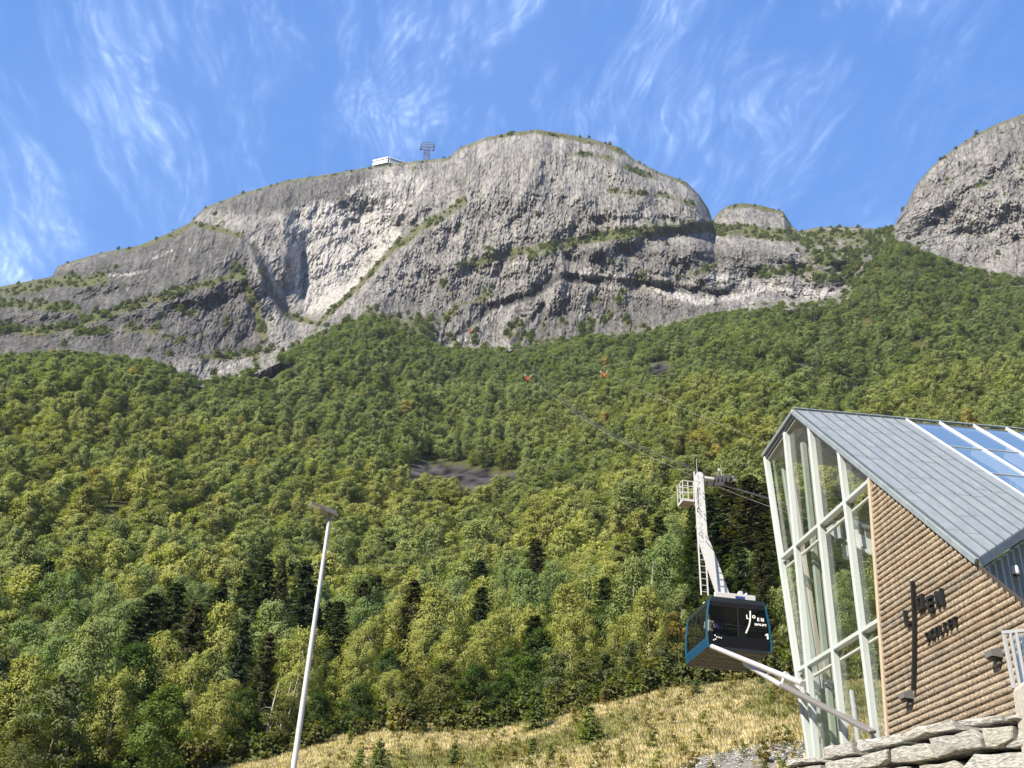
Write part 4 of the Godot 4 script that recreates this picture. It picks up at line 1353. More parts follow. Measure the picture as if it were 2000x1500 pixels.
	for k in 7:
		g = Geo.new()
		g.col = Color(0.5, 0.53, 0.56)
		var low := eave_d(bars[k]) - 0.06
		beam(g, rp(bars[k], 0.0, 0.04), rp(bars[k], low, 0.016), RN, 0.024, 0.08)
		part("skylight_bar", g, mats.alu, st)
		if k < 6:
			for j in 4:
				var d0: float = rows[j]
				var d1: float = rows[j + 1] if j < 3 else 9.0
				var l0 := minf(d1, eave_d(bars[k]) - 0.1)
				var l1 := minf(d1, eave_d(bars[k + 1]) - 0.1)
				if l1 < d0 + 0.1:
					continue
				g = Geo.new()
				g.prism(PackedVector2Array([Vector2(bars[k] + 0.03, d0), Vector2(bars[k + 1] - 0.03, d0), Vector2(bars[k + 1] - 0.03, l1), Vector2(bars[k] + 0.03, l0)]), RA - RN * 0.02, RR, RD, RN * 0.012)
				part("skylight_pane", g, mats.roof_glass, st)
				if j > 0:
					g = Geo.new()
					g.col = Color(0.45, 0.48, 0.52)
					beam(g, rp(bars[k] + 0.03, d0, 0.02), rp(bars[k + 1] - 0.03, d0, 0.01), RN, 0.014, 0.05)
					part("glazing_bar", g, mats.alu, st)
				# the light-shaft beam that shows below the glass
			g = Geo.new()
			g.col = Color(0.62, 0.68, 0.72)
			beam(g, rp(bars[k + 1] - 0.2, 0.55, -0.3), rp(bars[k + 1] - 0.2, maxf(0.8, eave_d(bars[k + 1]) - 0.6), -0.3), RN, 0.09, 0.26)
			part("rafter", g, mats.painted, st)
	# --- zinc-clad wall under the eave: sheets, standing battens, a gutter board
	var c0 := rp(0.0, 8.2, -0.1)
	var c1 := rp(3.6, eave_d(3.6), -0.1)
	var wd := Vector3(c1.x - c0.x, 0, c1.z - c0.z).normalized()
	var wn := wd.cross(Vector3.UP)
	if wn.z < 0:
		wn = -wn
	var slope := (c1.y - c0.y) / Vector2(c1.x - c0.x, c1.z - c0.z).length()
	for k in 12:
		var w0 := 0.13 + 0.25 * k
		g = Geo.new()
		var f := 0.9 + 0.13 * sin(k * 2.3)
		g.col = Color(f * 0.86, f * 0.95, f)
		g.prism(PackedVector2Array([Vector2(w0, -4.0), Vector2(w0 + 0.244, -4.0), Vector2(w0 + 0.244, -0.16 + slope * (w0 + 0.244)), Vector2(w0, -0.16 + slope * w0)]), c0 - wn * 0.06, wd, Vector3.UP, -wn * 0.03)
		part("wall_sheet", g, mats.zinc_wall, st)
		g = Geo.new()
		g.col = Color(1.5, 1.5, 1.5)
		var foot := c0 + wd * (w0 - 0.003) - wn * 0.03
		g.bar(foot + Vector3(0, -4.0, 0), foot + Vector3(0, -0.19 + slope * w0, 0), 0.022, 0.07, wd)
		part("batten", g, mats.zinc_wall, st)
	for k in 5:
		g = Geo.new()
		g.col = Color(0.95, 1.0, 1.02)
		var w0 := 0.0 + 0.62 * k
		var p0 := c0 + wd * w0 + Vector3(0, slope * w0 + 0.0, 0) + wn * 0.03
		var p1 := c0 + wd * (w0 + 0.612) + Vector3(0, slope * (w0 + 0.612), 0) + wn * 0.03
		g.bar(p0, p1, 0.07, 0.15, wn, 0.005)
		part("gutter_board", g, mats.zinc, st)
	# --- floor, far jamb and back wall that close the room
	g = Geo.new()
	g.col = Color(0.3, 0.3, 0.29)
	g.prism(PackedVector2Array([Vector2(-3.4, 0.1), Vector2(2.9, 0.1), Vector2(2.9, 8.0), Vector2(-1.0, 8.0)]), fp(0, 5.15), FS, -FN, Vector3(0, -0.4, 0))
	part("floor_slab", g, mats.concrete, st)
	g = Geo.new()
	g.col = Color(0.16, 0.16, 0.16)
	g.prism(PackedVector2Array([Vector2(-1.5, 4.8), Vector2(3.0, 4.8), Vector2(4.0, 13.1), Vector2(-1.5, 13.1)]), fp(0, 0, -7.9), FS, Vector3.UP, -FN * 0.2)
	part("back_wall", g, mats.painted, st)
	build_station_gear()
	build_sign()
	build_stone_wall()

func plate(poly: Array, off: float, thick: float, color: Color) -> Geo:
	var g := Geo.new()
	g.col = color
	var p := PackedVector2Array()
	for q in poly:
		p.append(Vector2(q[0], q[1]))
	g.prism(p, fp(0, 0, off), FS, Vector3.UP, -FN * thick)
	return g

func build_station_gear() -> void:
	var t := thing("cable_saddle", "white steel cable saddle with bolted plates hanging inside the glass front", "machine", fp(3.3, 10.4, -1.5))
	part("bracket_plate", plate([[4.35, 11.55], [3.703, 11.49], [3.59, 11.41], [3.56, 10.9], [3.66, 10.9]], -1.5, 0.06, Color(0.44, 0.49, 0.51)), mats.painted, t)
	part("column", plate([[3.59, 11.46], [3.44, 11.46], [3.46, 10.55], [3.58, 10.55]], -1.46, 0.22, Color(0.34, 0.39, 0.41)), mats.painted, t)
	var b := part("main_beam", plate([[3.45, 11.43], [2.88, 11.08], [2.0, 10.6], [1.9, 10.05], [2.24, 10.17], [2.94, 10.65], [3.25, 10.86], [3.43, 11.2]], -1.5, 0.3, Color(0.44, 0.49, 0.51)), mats.painted, t)
	local("flange", plate([[3.25, 10.85], [2.94, 10.64], [2.24, 10.16], [1.9, 10.04], [1.92, 10.0], [2.26, 10.11], [2.96, 10.59], [3.27, 10.8]], -1.42, 0.46, Color(0.44, 0.49, 0.51)), mats.painted, b)
	local("top_rail", plate([[3.47, 11.47], [2.9, 11.13], [2.0, 10.67], [2.0, 10.6], [2.9, 11.06], [3.47, 11.4]], -1.42, 0.46, Color(0.12, 0.13, 0.14)), mats.dark_metal, b)
	for q in [[2.79, 11.0], [2.47, 10.79]]:
		local("opening", plate([[q[0], q[1]], [q[0] - 0.24, q[1] - 0.15], [q[0] - 0.24, q[1] - 0.33], [q[0], q[1] - 0.18]], -1.49, 0.012, Color(0.06, 0.065, 0.07)), mats.dark_metal, b)
	part("buffer_post", plate([[3.45, 10.77], [3.24, 10.7], [3.22, 10.43], [3.44, 10.44]], -1.4, 0.2, Color(0.44, 0.49, 0.51)), mats.painted, t)
	var g := Geo.new()
	g.col = Color(0.05, 0.05, 0.055)
	g.tube([fp(3.5, 10.86, -1.3), fp(3.28, 10.8, -1.3)], [0.07, 0.07], 12)
	part("rubber_buffer", g, mats.dark_metal, t)
	for k in 5:
		g = Geo.new()
		g.col = Color(0.12, 0.12, 0.12)
		g.tube([fp(3.38, 11.3 - 0.085 * k, -1.5), fp(3.38, 11.3 - 0.085 * k, -1.47)], [0.014, 0.014], 6)
		local("bolt", g, mats.dark_metal, b)
	part("dark_box", plate([[2.86, 10.55], [1.6, 10.0], [1.6, 9.6], [2.8, 10.15]], -1.9, 0.5, Color(0.03, 0.03, 0.032)), mats.dark_metal, t)

func build_sign() -> void:
	var t := thing("wall_sign", "black metal lettering LOEN SKYLIFT with a long upright stroke on the log wall", "sign", fp(-1.9, 7.0, 0.02))
	var bars := func(called: String, list: Array) -> void:
		var g := Geo.new()
		g.col = Color.WHITE
		for q in list:
			g.bar(fp(q[0], q[1], 0.085), fp(q[2], q[3], 0.085), q[4], 0.07, Vector3.ZERO, 0.004)
		part(called, g, mats.letter, t)
	var w := 0.052
	var g := Geo.new()
	g.col = Color.WHITE
	g.bar(fp(-1.735, 8.0, 0.06), fp(-1.6, 7.3, 0.06), 0.05, 0.06, FN.cross(Vector3.UP))
	g.bar(fp(-1.6, 7.3, 0.06), fp(-1.43, 6.75, 0.06), 0.05, 0.06, FN.cross(Vector3.UP))
	g.bar(fp(-1.43, 6.75, 0.06), fp(-1.262, 6.27, 0.06), 0.05, 0.06, FN.cross(Vector3.UP))
	part("upright_stroke", g, mats.letter, t)
	# blocks: each letter is built from flat strokes in the wall's plane; letters read towards the road
	var stroke := func(called: String, strips: Array) -> void:
		var q := Geo.new()
		q.col = Color.WHITE
		for r in strips:
			var p := PackedVector2Array()
			for i in range(0, r.size(), 2):
				p.append(Vector2(r[i], r[i + 1]))
			q.prism(p, fp(0, 0, 0.085), FS, Vector3.UP, -FN * 0.055)
		part(called, q, mats.letter, t)
	stroke.call("letter_l", [[-1.32, 7.6, -1.37, 7.6, -1.37, 7.335, -1.32, 7.335], [-1.371, 7.385, -1.47, 7.385, -1.47, 7.335, -1.371, 7.335]])
	stroke.call("letter_o", [[-1.78, 7.7, -1.84, 7.7, -1.84, 7.45, -1.78, 7.45], [-1.915, 7.7, -1.975, 7.7, -1.975, 7.45, -1.915, 7.45], [-1.841, 7.7, -1.914, 7.7, -1.914, 7.645, -1.841, 7.645], [-1.841, 7.505, -1.914, 7.505, -1.914, 7.45, -1.841, 7.45]])
	stroke.call("letter_e", [[-2.09, 7.59, -2.145, 7.59, -2.145, 7.325, -2.09, 7.325], [-2.146, 7.59, -2.24, 7.59, -2.24, 7.535, -2.146, 7.535], [-2.146, 7.485, -2.225, 7.485, -2.225, 7.43, -2.146, 7.43], [-2.146, 7.38, -2.24, 7.38, -2.24, 7.325, -2.146, 7.325]])
	stroke.call("letter_n", [[-2.36, 7.595, -2.412, 7.595, -2.412, 7.335, -2.36, 7.335], [-2.513, 7.6, -2.565, 7.6, -2.565, 7.335, -2.513, 7.335], [-2.413, 7.595, -2.43, 7.595, -2.512, 7.42, -2.512, 7.345, -2.495, 7.345, -2.413, 7.52]])
	var font := SystemFont.new()
	font.font_names = PackedStringArray(["Droid Sans"])
	font.font_weight = 700
	var word := "SKYLIFT"
	for i in 7:
		var tm := TextMesh.new()
		tm.text = word[i]
		tm.font = font
		tm.font_size = 64
		tm.pixel_size = 0.2 / 64.0
		tm.depth = 0.05
		var o := mesh("small_letter_" + word[i].to_lower(), tm, mats.letter, t)
		var s := -1.925 - 0.138 * i - (0.02 if i > 4 else 0.0)
		o.transform = Transform3D(Basis(-FS, Vector3.UP, FN), fp(s, 6.975, 0.055) - t.position)
	for q in [[-1.08, 6.2, "downlight on the log wall under the sign's long stroke"], [-3.68, 6.21, "downlight on the log wall nearest the road"]]:
		var l := thing("wall_lamp", "grey boxy %s" % q[2], "wall lamp", fp(q[0], q[1], 0.04), 0.0, "wall lamps of the station")
		g = Geo.new()
		g.col = Color(0.12, 0.125, 0.13)
		var p := PackedVector2Array([Vector2(-0.01, 0.07), Vector2(0.06, 0.085), Vector2(0.19, 0.045), Vector2(0.19, -0.045), Vector2(-0.01, -0.06)])
		g.prism(p, fp(q[0] - 0.09, q[1]), FN, Vector3.UP, FS * 0.18)
		part("housing", g, mats.painted, l)
		g = Geo.new()
		g.col = Color(0.02, 0.02, 0.02)
		g.box(Transform3D(Basis(FS, Vector3.UP, FN), fp(q[0], q[1] - 0.066, 0.11)), Vector3(0.15, 0.012, 0.12))
		part("lamp_opening", g, mats.dark_metal, l)
		g = Geo.new()
		g.col = Color(0.1, 0.1, 0.1)
		g.box(Transform3D(Basis(FS, Vector3.UP, FN), fp(q[0] - 0.02, q[1] - 0.12, 0.06)), Vector3(0.05, 0.06, 0.06), 0.01)
		part("bracket", g, mats.dark_metal, l)
	var lamp_at := rp(1.15, eave_d(1.15), -0.1) + Vector3(-0.03, -0.52, 0.05)
	var wl := thing("wall_lamp", "small white wall lamp between the zinc battens under the eave", "wall lamp", lamp_at, 0.0, "wall lamps of the station")
	g = Geo.new()
	g.col = Color(0.75, 0.77, 0.78)
	g.box(Transform3D(Basis(Vector3.UP, -0.7), Vector3(0, 0, 0.0)), Vector3(0.11, 0.14, 0.1), 0.015)
	local("housing", g, mats.painted, wl)
	g = Geo.new()
	g.col = Color(0.03, 0.03, 0.03)
	g.box(Transform3D(Basis(Vector3.UP, -0.7), Vector3(0, -0.08, 0.0)), Vector3(0.09, 0.03, 0.08), 0.006)
	local("lamp_opening", g, mats.dark_metal, wl)

func build_stone_wall() -> void:
	var az := deg_to_rad(-20.0)
	var sw := Vector3(sin(az), 0, -cos(az))
	var nw := Vector3(-cos(az), 0, -sin(az))
	nw = Vector3(-cos(az), 0, sin(-az)) if nw.z < 0 else nw
	var q0 := WALL_AT
	var t := thing("stone_wall", "dry-stone retaining wall of big pale split gneiss blocks below the station", "wall", q0 + Vector3(0, 2.6, 0))
	var back := Geo.new()
	back.col = Color(0.035, 0.034, 0.033)
	back.prism(PackedVector2Array([Vector2(3.6, 2.0), Vector2(-4.6, 2.0), Vector2(-4.6, 5.1), Vector2(-0.5, 5.2), Vector2(1.9, 5.3), Vector2(3.4, 5.15)]), q0 - nw * 0.35, sw, Vector3.UP, -nw * 0.3)
	part("rubble_core", back, mats.soil, t)
	rng.seed = 401
	var bend := noise(FastNoiseLite.TYPE_SIMPLEX, 2.2, 3, 402)
	for outline in STONES:
		var p := PackedVector2Array()
		for i in range(0, outline.size(), 2):
			p.append(Vector2(outline[i], outline[i + 1]))
		var c := Vector2.ZERO
		for q in p:
			c += q
		c /= p.size()
		# subdivide the outline, roughen it, then a front that bulges a little with chamfered rim
		var ring := []
		for i in p.size():
			var a := p[i]
			var b := p[(i + 1) % p.size()]
			var steps := maxi(1, int(a.distance_to(b) / 0.16))
			for k in steps:
				var q := a.lerp(b, float(k) / steps)
				var inward := (c - q).normalized()
				q += inward * (0.018 + absf(bend.get_noise_2d(q.x * 3.0, q.y * 3.0)) * 0.035)
				ring.append(q)
		var g := Geo.new()
		var f := rng.randf_range(0.84, 1.12)
		g.col = Color(f, f * 0.99, f * rng.randf_range(0.93, 1.0))
		var proud := rng.randf_range(-0.04, 0.06)
		var at := func(q: Vector2, o: float) -> Vector3: return q0 + sw * q.x + Vector3(0, q.y, 0) + nw * (o + bend.get_noise_2d(q.x * 1.5 + 7.0, q.y * 4.0) * 0.018)
		var n := ring.size()
		var mid: Vector3 = at.call(c, -0.25)
		for i in n:
			var a: Vector2 = ring[i]
			var b: Vector2 = ring[(i + 1) % n]
			var a1: Vector2 = a.move_toward(c, 0.013)
			var b1: Vector2 = b.move_toward(c, 0.013)
			var a2: Vector2 = a.lerp(c, 0.55)
			var b2: Vector2 = b.lerp(c, 0.55)
			g.qout(at.call(a, -0.5), at.call(b, -0.5), at.call(b, proud - 0.022), at.call(a, proud - 0.022), mid)
			g.qout(at.call(a, proud - 0.022), at.call(b, proud - 0.022), at.call(b1, proud), at.call(a1, proud), mid)
			g.qout(at.call(a1, proud), at.call(b1, proud), at.call(b2, proud + 0.012), at.call(a2, proud + 0.012), mid)
			g.out(at.call(a2, proud + 0.012), at.call(b2, proud + 0.012), at.call(c, proud + 0.015), mid)
		part("stone", g, mats.stone, t)
	# concrete foot and the white frame standing on it, at the road end
	var cb := thing("concrete_block", "pale concrete block with slanting edge on the stone wall's road end", "block", Vector3(7.45, 5.2, -14.2))
	var g := Geo.new()
	g.col = Color(0.48, 0.46, 0.42)
	g.prism(PackedVector2Array([Vector2(-0.38, -0.6), Vector2(-0.345, 0.28), Vector2(-0.31, 0.345), Vector2(0.6, 0.42), Vector2(0.6, -0.6)]), Vector3(7.46, 5.2, -14.42), Vector3(0.99, 0, 0.1), Vector3.UP, Vector3(-0.05, 0, 0.5))
	part("block", g, mats.concrete, cb)
	var fr := thing("window_frame", "white metal window frame standing on the concrete block", "window frame", Vector3(7.3, 5.6, -14.5))
	for k in 3:
		g = Geo.new()
		g.col = Color(0.32, 0.34, 0.37)
		var x := 7.165 + 0.075 * k
		g.bar(Vector3(x, 5.55, -14.5 + 0.03 * k), Vector3(x + 0.005, 6.32 + 0.01 * k, -14.5 + 0.03 * k), 0.034 if k else 0.05, 0.05, Vector3.RIGHT, 0.005)
		part("upright", g, mats.alu, fr)
	g = Geo.new()
	g.col = Color(0.32, 0.34, 0.37)
	g.bar(Vector3(7.14, 6.335, -14.5), Vector3(7.9, 6.40, -14.3), 0.05, 0.05, Vector3.UP, 0.005)
	part("head_rail", g, mats.alu, fr)
	g = Geo.new()
	g.quad(Vector3(7.24, 5.58, -14.47), Vector3(7.9, 5.6, -14.3), Vector3(7.9, 6.38, -14.3), Vector3(7.24, 6.31, -14.47))
	part("pane", g, mats.roof_glass, fr)

func build_guide_rail() -> void:
	var t := thing("guide_rail", "grey steel guide rail jutting from the station past the cabin's floor", "rail", Vector3(6.71, 5.6, -18.82))
	var s := Vector3(6.66, 5.84, -18.86)
	var e := Vector3(5.99, 7.42, -22.05)
	var g := Geo.new()
	g.col = Color(0.2, 0.195, 0.19)
	g.bar(s, e, 0.15, 0.07, FN.cross(Vector3.UP).cross(e - s), 0.015)
	part("arm", g, mats.galvanised, t)
	var w1 := Vector3(5.5, 9.52, -26.61)
	var w2 := Vector3(5.89, 8.62, -24.82)
	g = Geo.new()
	g.col = Color(0.5, 0.5, 0.53)
	var far := Vector3(6.5, 7.0, -21.6)
	g.tube([Vector3(6.19, 7.25, -21.22), w1], [0.06, 0.06], 12)
	part("upper_tube", g, mats.galvanised, t)
	g = Geo.new()
	g.col = Color(0.5, 0.5, 0.53)
	g.tube([Vector3(6.05, 7.39, -22.1), w2], [0.055, 0.055], 12)
	part("lower_tube", g, mats.galvanised, t)
	g = Geo.new()
	g.col = Color(0.5, 0.51, 0.53)
	g.bar(e + Vector3(0.0, -0.03, 0), e + Vector3(0.14, 0.3, -0.15), 0.05, 0.09)
	g.bar(e + Vector3(0.14, 0.3, -0.15), e + Vector3(0.42, 0.02, -0.2), 0.05, 0.07)
	g.bar(e + Vector3(-0.04, 0.0, 0), e + Vector3(0.62, 0.03, -0.25), 0.07, 0.07)
	part("bracket", g, mats.galvanised, t)
	g = Geo.new()
	g.col = Color(0.5, 0.51, 0.53)
	var m := w1.lerp(Vector3(6.19, 7.25, -21.22), 0.68)
	g.bar(m, w2.lerp(Vector3(6.05, 7.39, -22.1), 0.6), 0.04, 0.06)
	part("clamp", g, mats.galvanised, t)
# ---------------------------------------------------------------- people: tapered limbs melted into one surface (surface nets)
func body(limbs: Array, cell: float, blend: float, paint: Callable) -> ArrayMesh:
	var lo := Vector3.ONE * 1e9
	var hi := -lo
	for l in limbs:
		var r: float = maxf(l[2], l[3]) + cell * 2.0
		lo = lo.min(l[0] - Vector3.ONE * r).min(l[1] - Vector3.ONE * r)
		hi = hi.max(l[0] + Vector3.ONE * r).max(l[1] + Vector3.ONE * r)
	var nx := int((hi.x - lo.x) / cell) + 2
	var ny := int((hi.y - lo.y) / cell) + 2
	var nz := int((hi.z - lo.z) / cell) + 2
	var f := PackedFloat32Array()
	f.resize(nx * ny * nz)
	f.fill(1.0)
	for l in limbs:
		var a: Vector3 = l[0]
		var b: Vector3 = l[1]
		var r: float = maxf(l[2], l[3]) + blend * 2.0 + cell
		var p0 := (a.min(b) - Vector3.ONE * r - lo) / cell
		var p1 := (a.max(b) + Vector3.ONE * r - lo) / cell
		var ab := b - a
		var inv := 1.0 / maxf(1e-6, ab.length_squared())
		for z in range(maxi(0, int(p0.z)), mini(nz, int(p1.z) + 2)):
			for y in range(maxi(0, int(p0.y)), mini(ny, int(p1.y) + 2)):
				for x in range(maxi(0, int(p0.x)), mini(nx, int(p1.x) + 2)):
					var p := lo + Vector3(x, y, z) * cell
					var t := clampf((p - a).dot(ab) * inv, 0.0, 1.0)
					var d: float = p.distance_to(a + ab * t) - lerpf(l[2], l[3], t)
					var k := (z * ny + y) * nx + x
					var h := clampf(0.5 + 0.5 * (f[k] - d) / blend, 0.0, 1.0)
					f[k] = lerpf(f[k], d, h) - blend * h * (1.0 - h)
	var at := {}
	var pos := PackedVector3Array()
	var col := PackedColorArray()
	for z in nz - 1:
		for y in ny - 1:
			for x in nx - 1:
				var s := Vector3.ZERO
				var n := 0
				var k := (z * ny + y) * nx + x
				var inside := 0
				for c in 8:
					if f[k + (c & 1) + ((c >> 1) & 1) * nx + (c >> 2) * nx * ny] < 0.0:
						inside += 1
				if inside == 0 or inside == 8:
					continue
				for e in [[0, 1], [2, 3], [4, 5], [6, 7], [0, 2], [1, 3], [4, 6], [5, 7], [0, 4], [1, 5], [2, 6], [3, 7]]:
					var c0: int = e[0]
					var c1: int = e[1]
					var f0 := f[k + (c0 & 1) + ((c0 >> 1) & 1) * nx + (c0 >> 2) * nx * ny]
					var f1 := f[k + (c1 & 1) + ((c1 >> 1) & 1) * nx + (c1 >> 2) * nx * ny]
					if (f0 < 0.0) != (f1 < 0.0):
						var t := f0 / (f0 - f1)
						s += Vector3(c0 & 1, (c0 >> 1) & 1, c0 >> 2).lerp(Vector3(c1 & 1, (c1 >> 1) & 1, c1 >> 2), t)
						n += 1
				at[k] = pos.size()
				var p := lo + (Vector3(x, y, z) + s / n) * cell
				pos.push_back(p)
				col.push_back(paint.call(p))
	var idx := PackedInt32Array()
	var strides := [1, nx, nx * ny]
	for k in at:
		for ax in 3:
			var s1: int = strides[(ax + 1) % 3]
			var s2: int = strides[(ax + 2) % 3]
			var i0: int = k
			var i1: int = k + strides[ax]
			if (f[i0] < 0.0) == (f[i1] < 0.0):
				continue
			if not (at.has(k - s1) and at.has(k - s2) and at.has(k - s1 - s2)):
				continue
			var q := [at[k - s1 - s2], at[k - s2], at[k], at[k - s1]]
			if f[i0] < 0.0:
				idx.append_array([q[0], q[2], q[1], q[0], q[3], q[2]])
			else:
				idx.append_array([q[0], q[1], q[2], q[0], q[2], q[3]])
	var nor := PackedVector3Array()
	nor.resize(pos.size())
	for i in range(0, idx.size(), 3):
		var m := (pos[idx[i + 2]] - pos[idx[i]]).cross(pos[idx[i + 1]] - pos[idx[i]])
		for j in 3:
			nor[idx[i + j]] += m
	for i in nor.size():
		nor[i] = nor[i].normalized()
	var arr := []
	arr.resize(Mesh.ARRAY_MAX)
	arr[Mesh.ARRAY_VERTEX] = pos
	arr[Mesh.ARRAY_NORMAL] = nor
	arr[Mesh.ARRAY_COLOR] = col
	arr[Mesh.ARRAY_INDEX] = idx
	var m := ArrayMesh.new()
	m.add_surface_from_arrays(Mesh.PRIMITIVE_TRIANGLES, arr)
	return m

func V(x: float, y: float, z: float) -> Vector3:
	return Vector3(x, y, z)

func head_limbs(c: Vector3) -> Array:
	return [[c + V(0, -0.06, 0.015), c + V(0, 0.035, -0.01), 0.068, 0.088], [c + V(0, -0.085, 0.05), c + V(0, -0.03, 0.06), 0.03, 0.04], [c + V(0, -0.03, 0.09), c + V(0, -0.005, 0.085), 0.014, 0.01], [c + V(0.085, -0.01, -0.01), c + V(0.087, 0.02, -0.01), 0.016, 0.018], [c + V(-0.085, -0.01, -0.01), c + V(-0.087, 0.02, -0.01), 0.016, 0.018]]

func hand_limbs(w: Vector3, dir: Vector3, palm_n: Vector3) -> Array:      # palm, four fingers of unequal length, a thumb from the palm's side
	var s := dir.cross(palm_n).normalized()
	var o := [[w, w + dir * 0.07, 0.026, 0.03]]
	for k in 4:
		var b := w + dir * 0.075 + s * (0.03 - 0.02 * k)
		var l: float = [0.07, 0.08, 0.075, 0.055][k]
		o.append([b, b + dir * l * 0.55 + palm_n * l * 0.15, 0.01, 0.009])
		o.append([b + dir * l * 0.55 + palm_n * l * 0.15, b + dir * l * 0.75 + palm_n * l * 0.6, 0.009, 0.008])
	o.append([w + dir * 0.025 + s * 0.03, w + dir * 0.06 + s * 0.065 + palm_n * 0.02, 0.012, 0.009])
	return o

func standing_person(label: String, at: Vector3, turn: float, shirt: Color, hair: Color, tall: float) -> void:
	var o := thing("person", label, "person", at, turn)
	var arm := [[V(0.19, 1.38, 0), V(0.25, 1.12, 0.03), 0.052, 0.042], [V(0.25, 1.12, 0.03), V(0.12, 1.16, 0.27), 0.04, 0.03], [V(-0.19, 1.38, 0), V(-0.25, 1.12, 0.03), 0.052, 0.042], [V(-0.25, 1.12, 0.03), V(-0.06, 1.18, 0.29), 0.04, 0.03]]
	var limbs := [[V(0, 0.95, 0), V(0, 1.32, 0), 0.14, 0.15], [V(-0.13, 1.36, 0), V(0.13, 1.36, 0), 0.085, 0.085], [V(0, 1.36, 0), V(0, 1.52, 0.01), 0.065, 0.052], [V(-0.08, 0.9, 0), V(0.08, 0.9, 0), 0.12, 0.12]]
	for s in [-1.0, 1.0]:
		limbs.append([V(0.09 * s, 0.88, 0), V(0.1 * s, 0.48, 0.015), 0.095, 0.06])
		limbs.append([V(0.1 * s, 0.48, 0.015), V(0.1 * s, 0.08, -0.02), 0.058, 0.04])
		limbs.append([V(0.1 * s, 0.04, -0.04), V(0.11 * s, 0.035, 0.15), 0.04, 0.035])
	limbs.append_array(arm)
	limbs.append_array(head_limbs(V(0, 1.63, 0.02)))
	limbs.append_array(hand_limbs(V(0.12, 1.16, 0.27), V(-0.4, 0.2, 0.9).normalized(), V(-0.8, 0.1, -0.3).normalized()))
	limbs.append_array(hand_limbs(V(-0.06, 1.18, 0.29), V(0.4, 0.2, 0.9).normalized(), V(0.8, 0.1, -0.3).normalized()))
	var skin := Color(0.36, 0.22, 0.155)
	var paint := func(p: Vector3) -> Color:
		if p.y > 1.5:
			return hair if p.y > 1.66 or p.z < -0.01 and p.y > 1.56 else skin
		if p.z > 0.2 and p.y > 1.0:
			return skin
		if p.y > 0.93:
			return shirt
		return Color(0.03, 0.03, 0.04) if p.y < 0.07 else Color(0.05, 0.055, 0.075)
	var m := mesh("body", body(limbs, 0.022, 0.03, paint), mats.cloth, o)
	o.scale = Vector3.ONE * tall

func rider(label: String, at: Vector3, turn: float, hang: float) -> void:
	# sits far back in a harness under the cable with both legs raised and spread
	var o := thing("person", label, "person", at, turn, "riders on the thin cables")
	var limbs := [[V(0, 0, 0), V(0, 0.38, -0.32), 0.16, 0.17], [V(-0.14, 0.4, -0.33), V(0.14, 0.4, -0.33), 0.09, 0.09], [V(0, 0.4, -0.33), V(0, 0.56, -0.36), 0.065, 0.055]]
	for s in [-1.0, 1.0]:
		limbs.append([V(0.1 * s, 0.0, 0.02), V(0.29 * s, 0.3, 0.36), 0.115, 0.085])
		limbs.append([V(0.29 * s, 0.3, 0.36), V(0.46 * s, 0.66, 0.58), 0.085, 0.06])
		limbs.append([V(0.46 * s, 0.66, 0.58), V(0.5 * s, 0.84, 0.6), 0.065, 0.06])
		limbs.append([V(0.2 * s, 0.42, -0.32), V(0.3 * s, 0.5, -0.06), 0.06, 0.05])
		limbs.append([V(0.3 * s, 0.5, -0.06), V(0.1 * s, 0.78, 0.02), 0.05, 0.038])
		limbs.append_array(hand_limbs(V(0.1 * s, 0.78, 0.02), V(-0.2 * s, 0.95, 0.1).normalized(), V(0, 0.1, 0.95).normalized()))
	limbs.append_array(head_limbs(V(0, 0.69, -0.36)))
	var paint := func(p: Vector3) -> Color:
		if p.y > 0.62 and p.z > 0.5:
			return Color(0.75, 0.7, 0.62)
		if p.y > 0.58 and p.z < -0.2:
			return Color(0.36, 0.22, 0.155) if p.z > -0.31 and p.y < 0.72 else Color(0.6, 0.06, 0.03)
		if absf(p.x) < 0.12 and p.y < 0.22 and p.z > -0.1:
			return Color(0.12, 0.02, 0.015)
		return Color(0.8, 0.14, 0.03)
	mesh("body", body(limbs, 0.028, 0.04, paint), mats.cloth, o)
	o.scale = Vector3.ONE * 1.45
	var g := Geo.new()
	g.col = Color(0.1, 0.1, 0.1)
	for s in [-1.0, 1.0]:
		g.tube([V(0.14 * s, 0.12, -0.05), V(0.02 * s, hang - 0.1, 0.0)], [0.018, 0.018], 5)
	g.box(Transform3D(Basis.IDENTITY, V(0, hang - 0.05, 0)), Vector3(0.08, 0.2, 0.3), 0.02)
	local("trolley", g, mats.dark_metal, o)

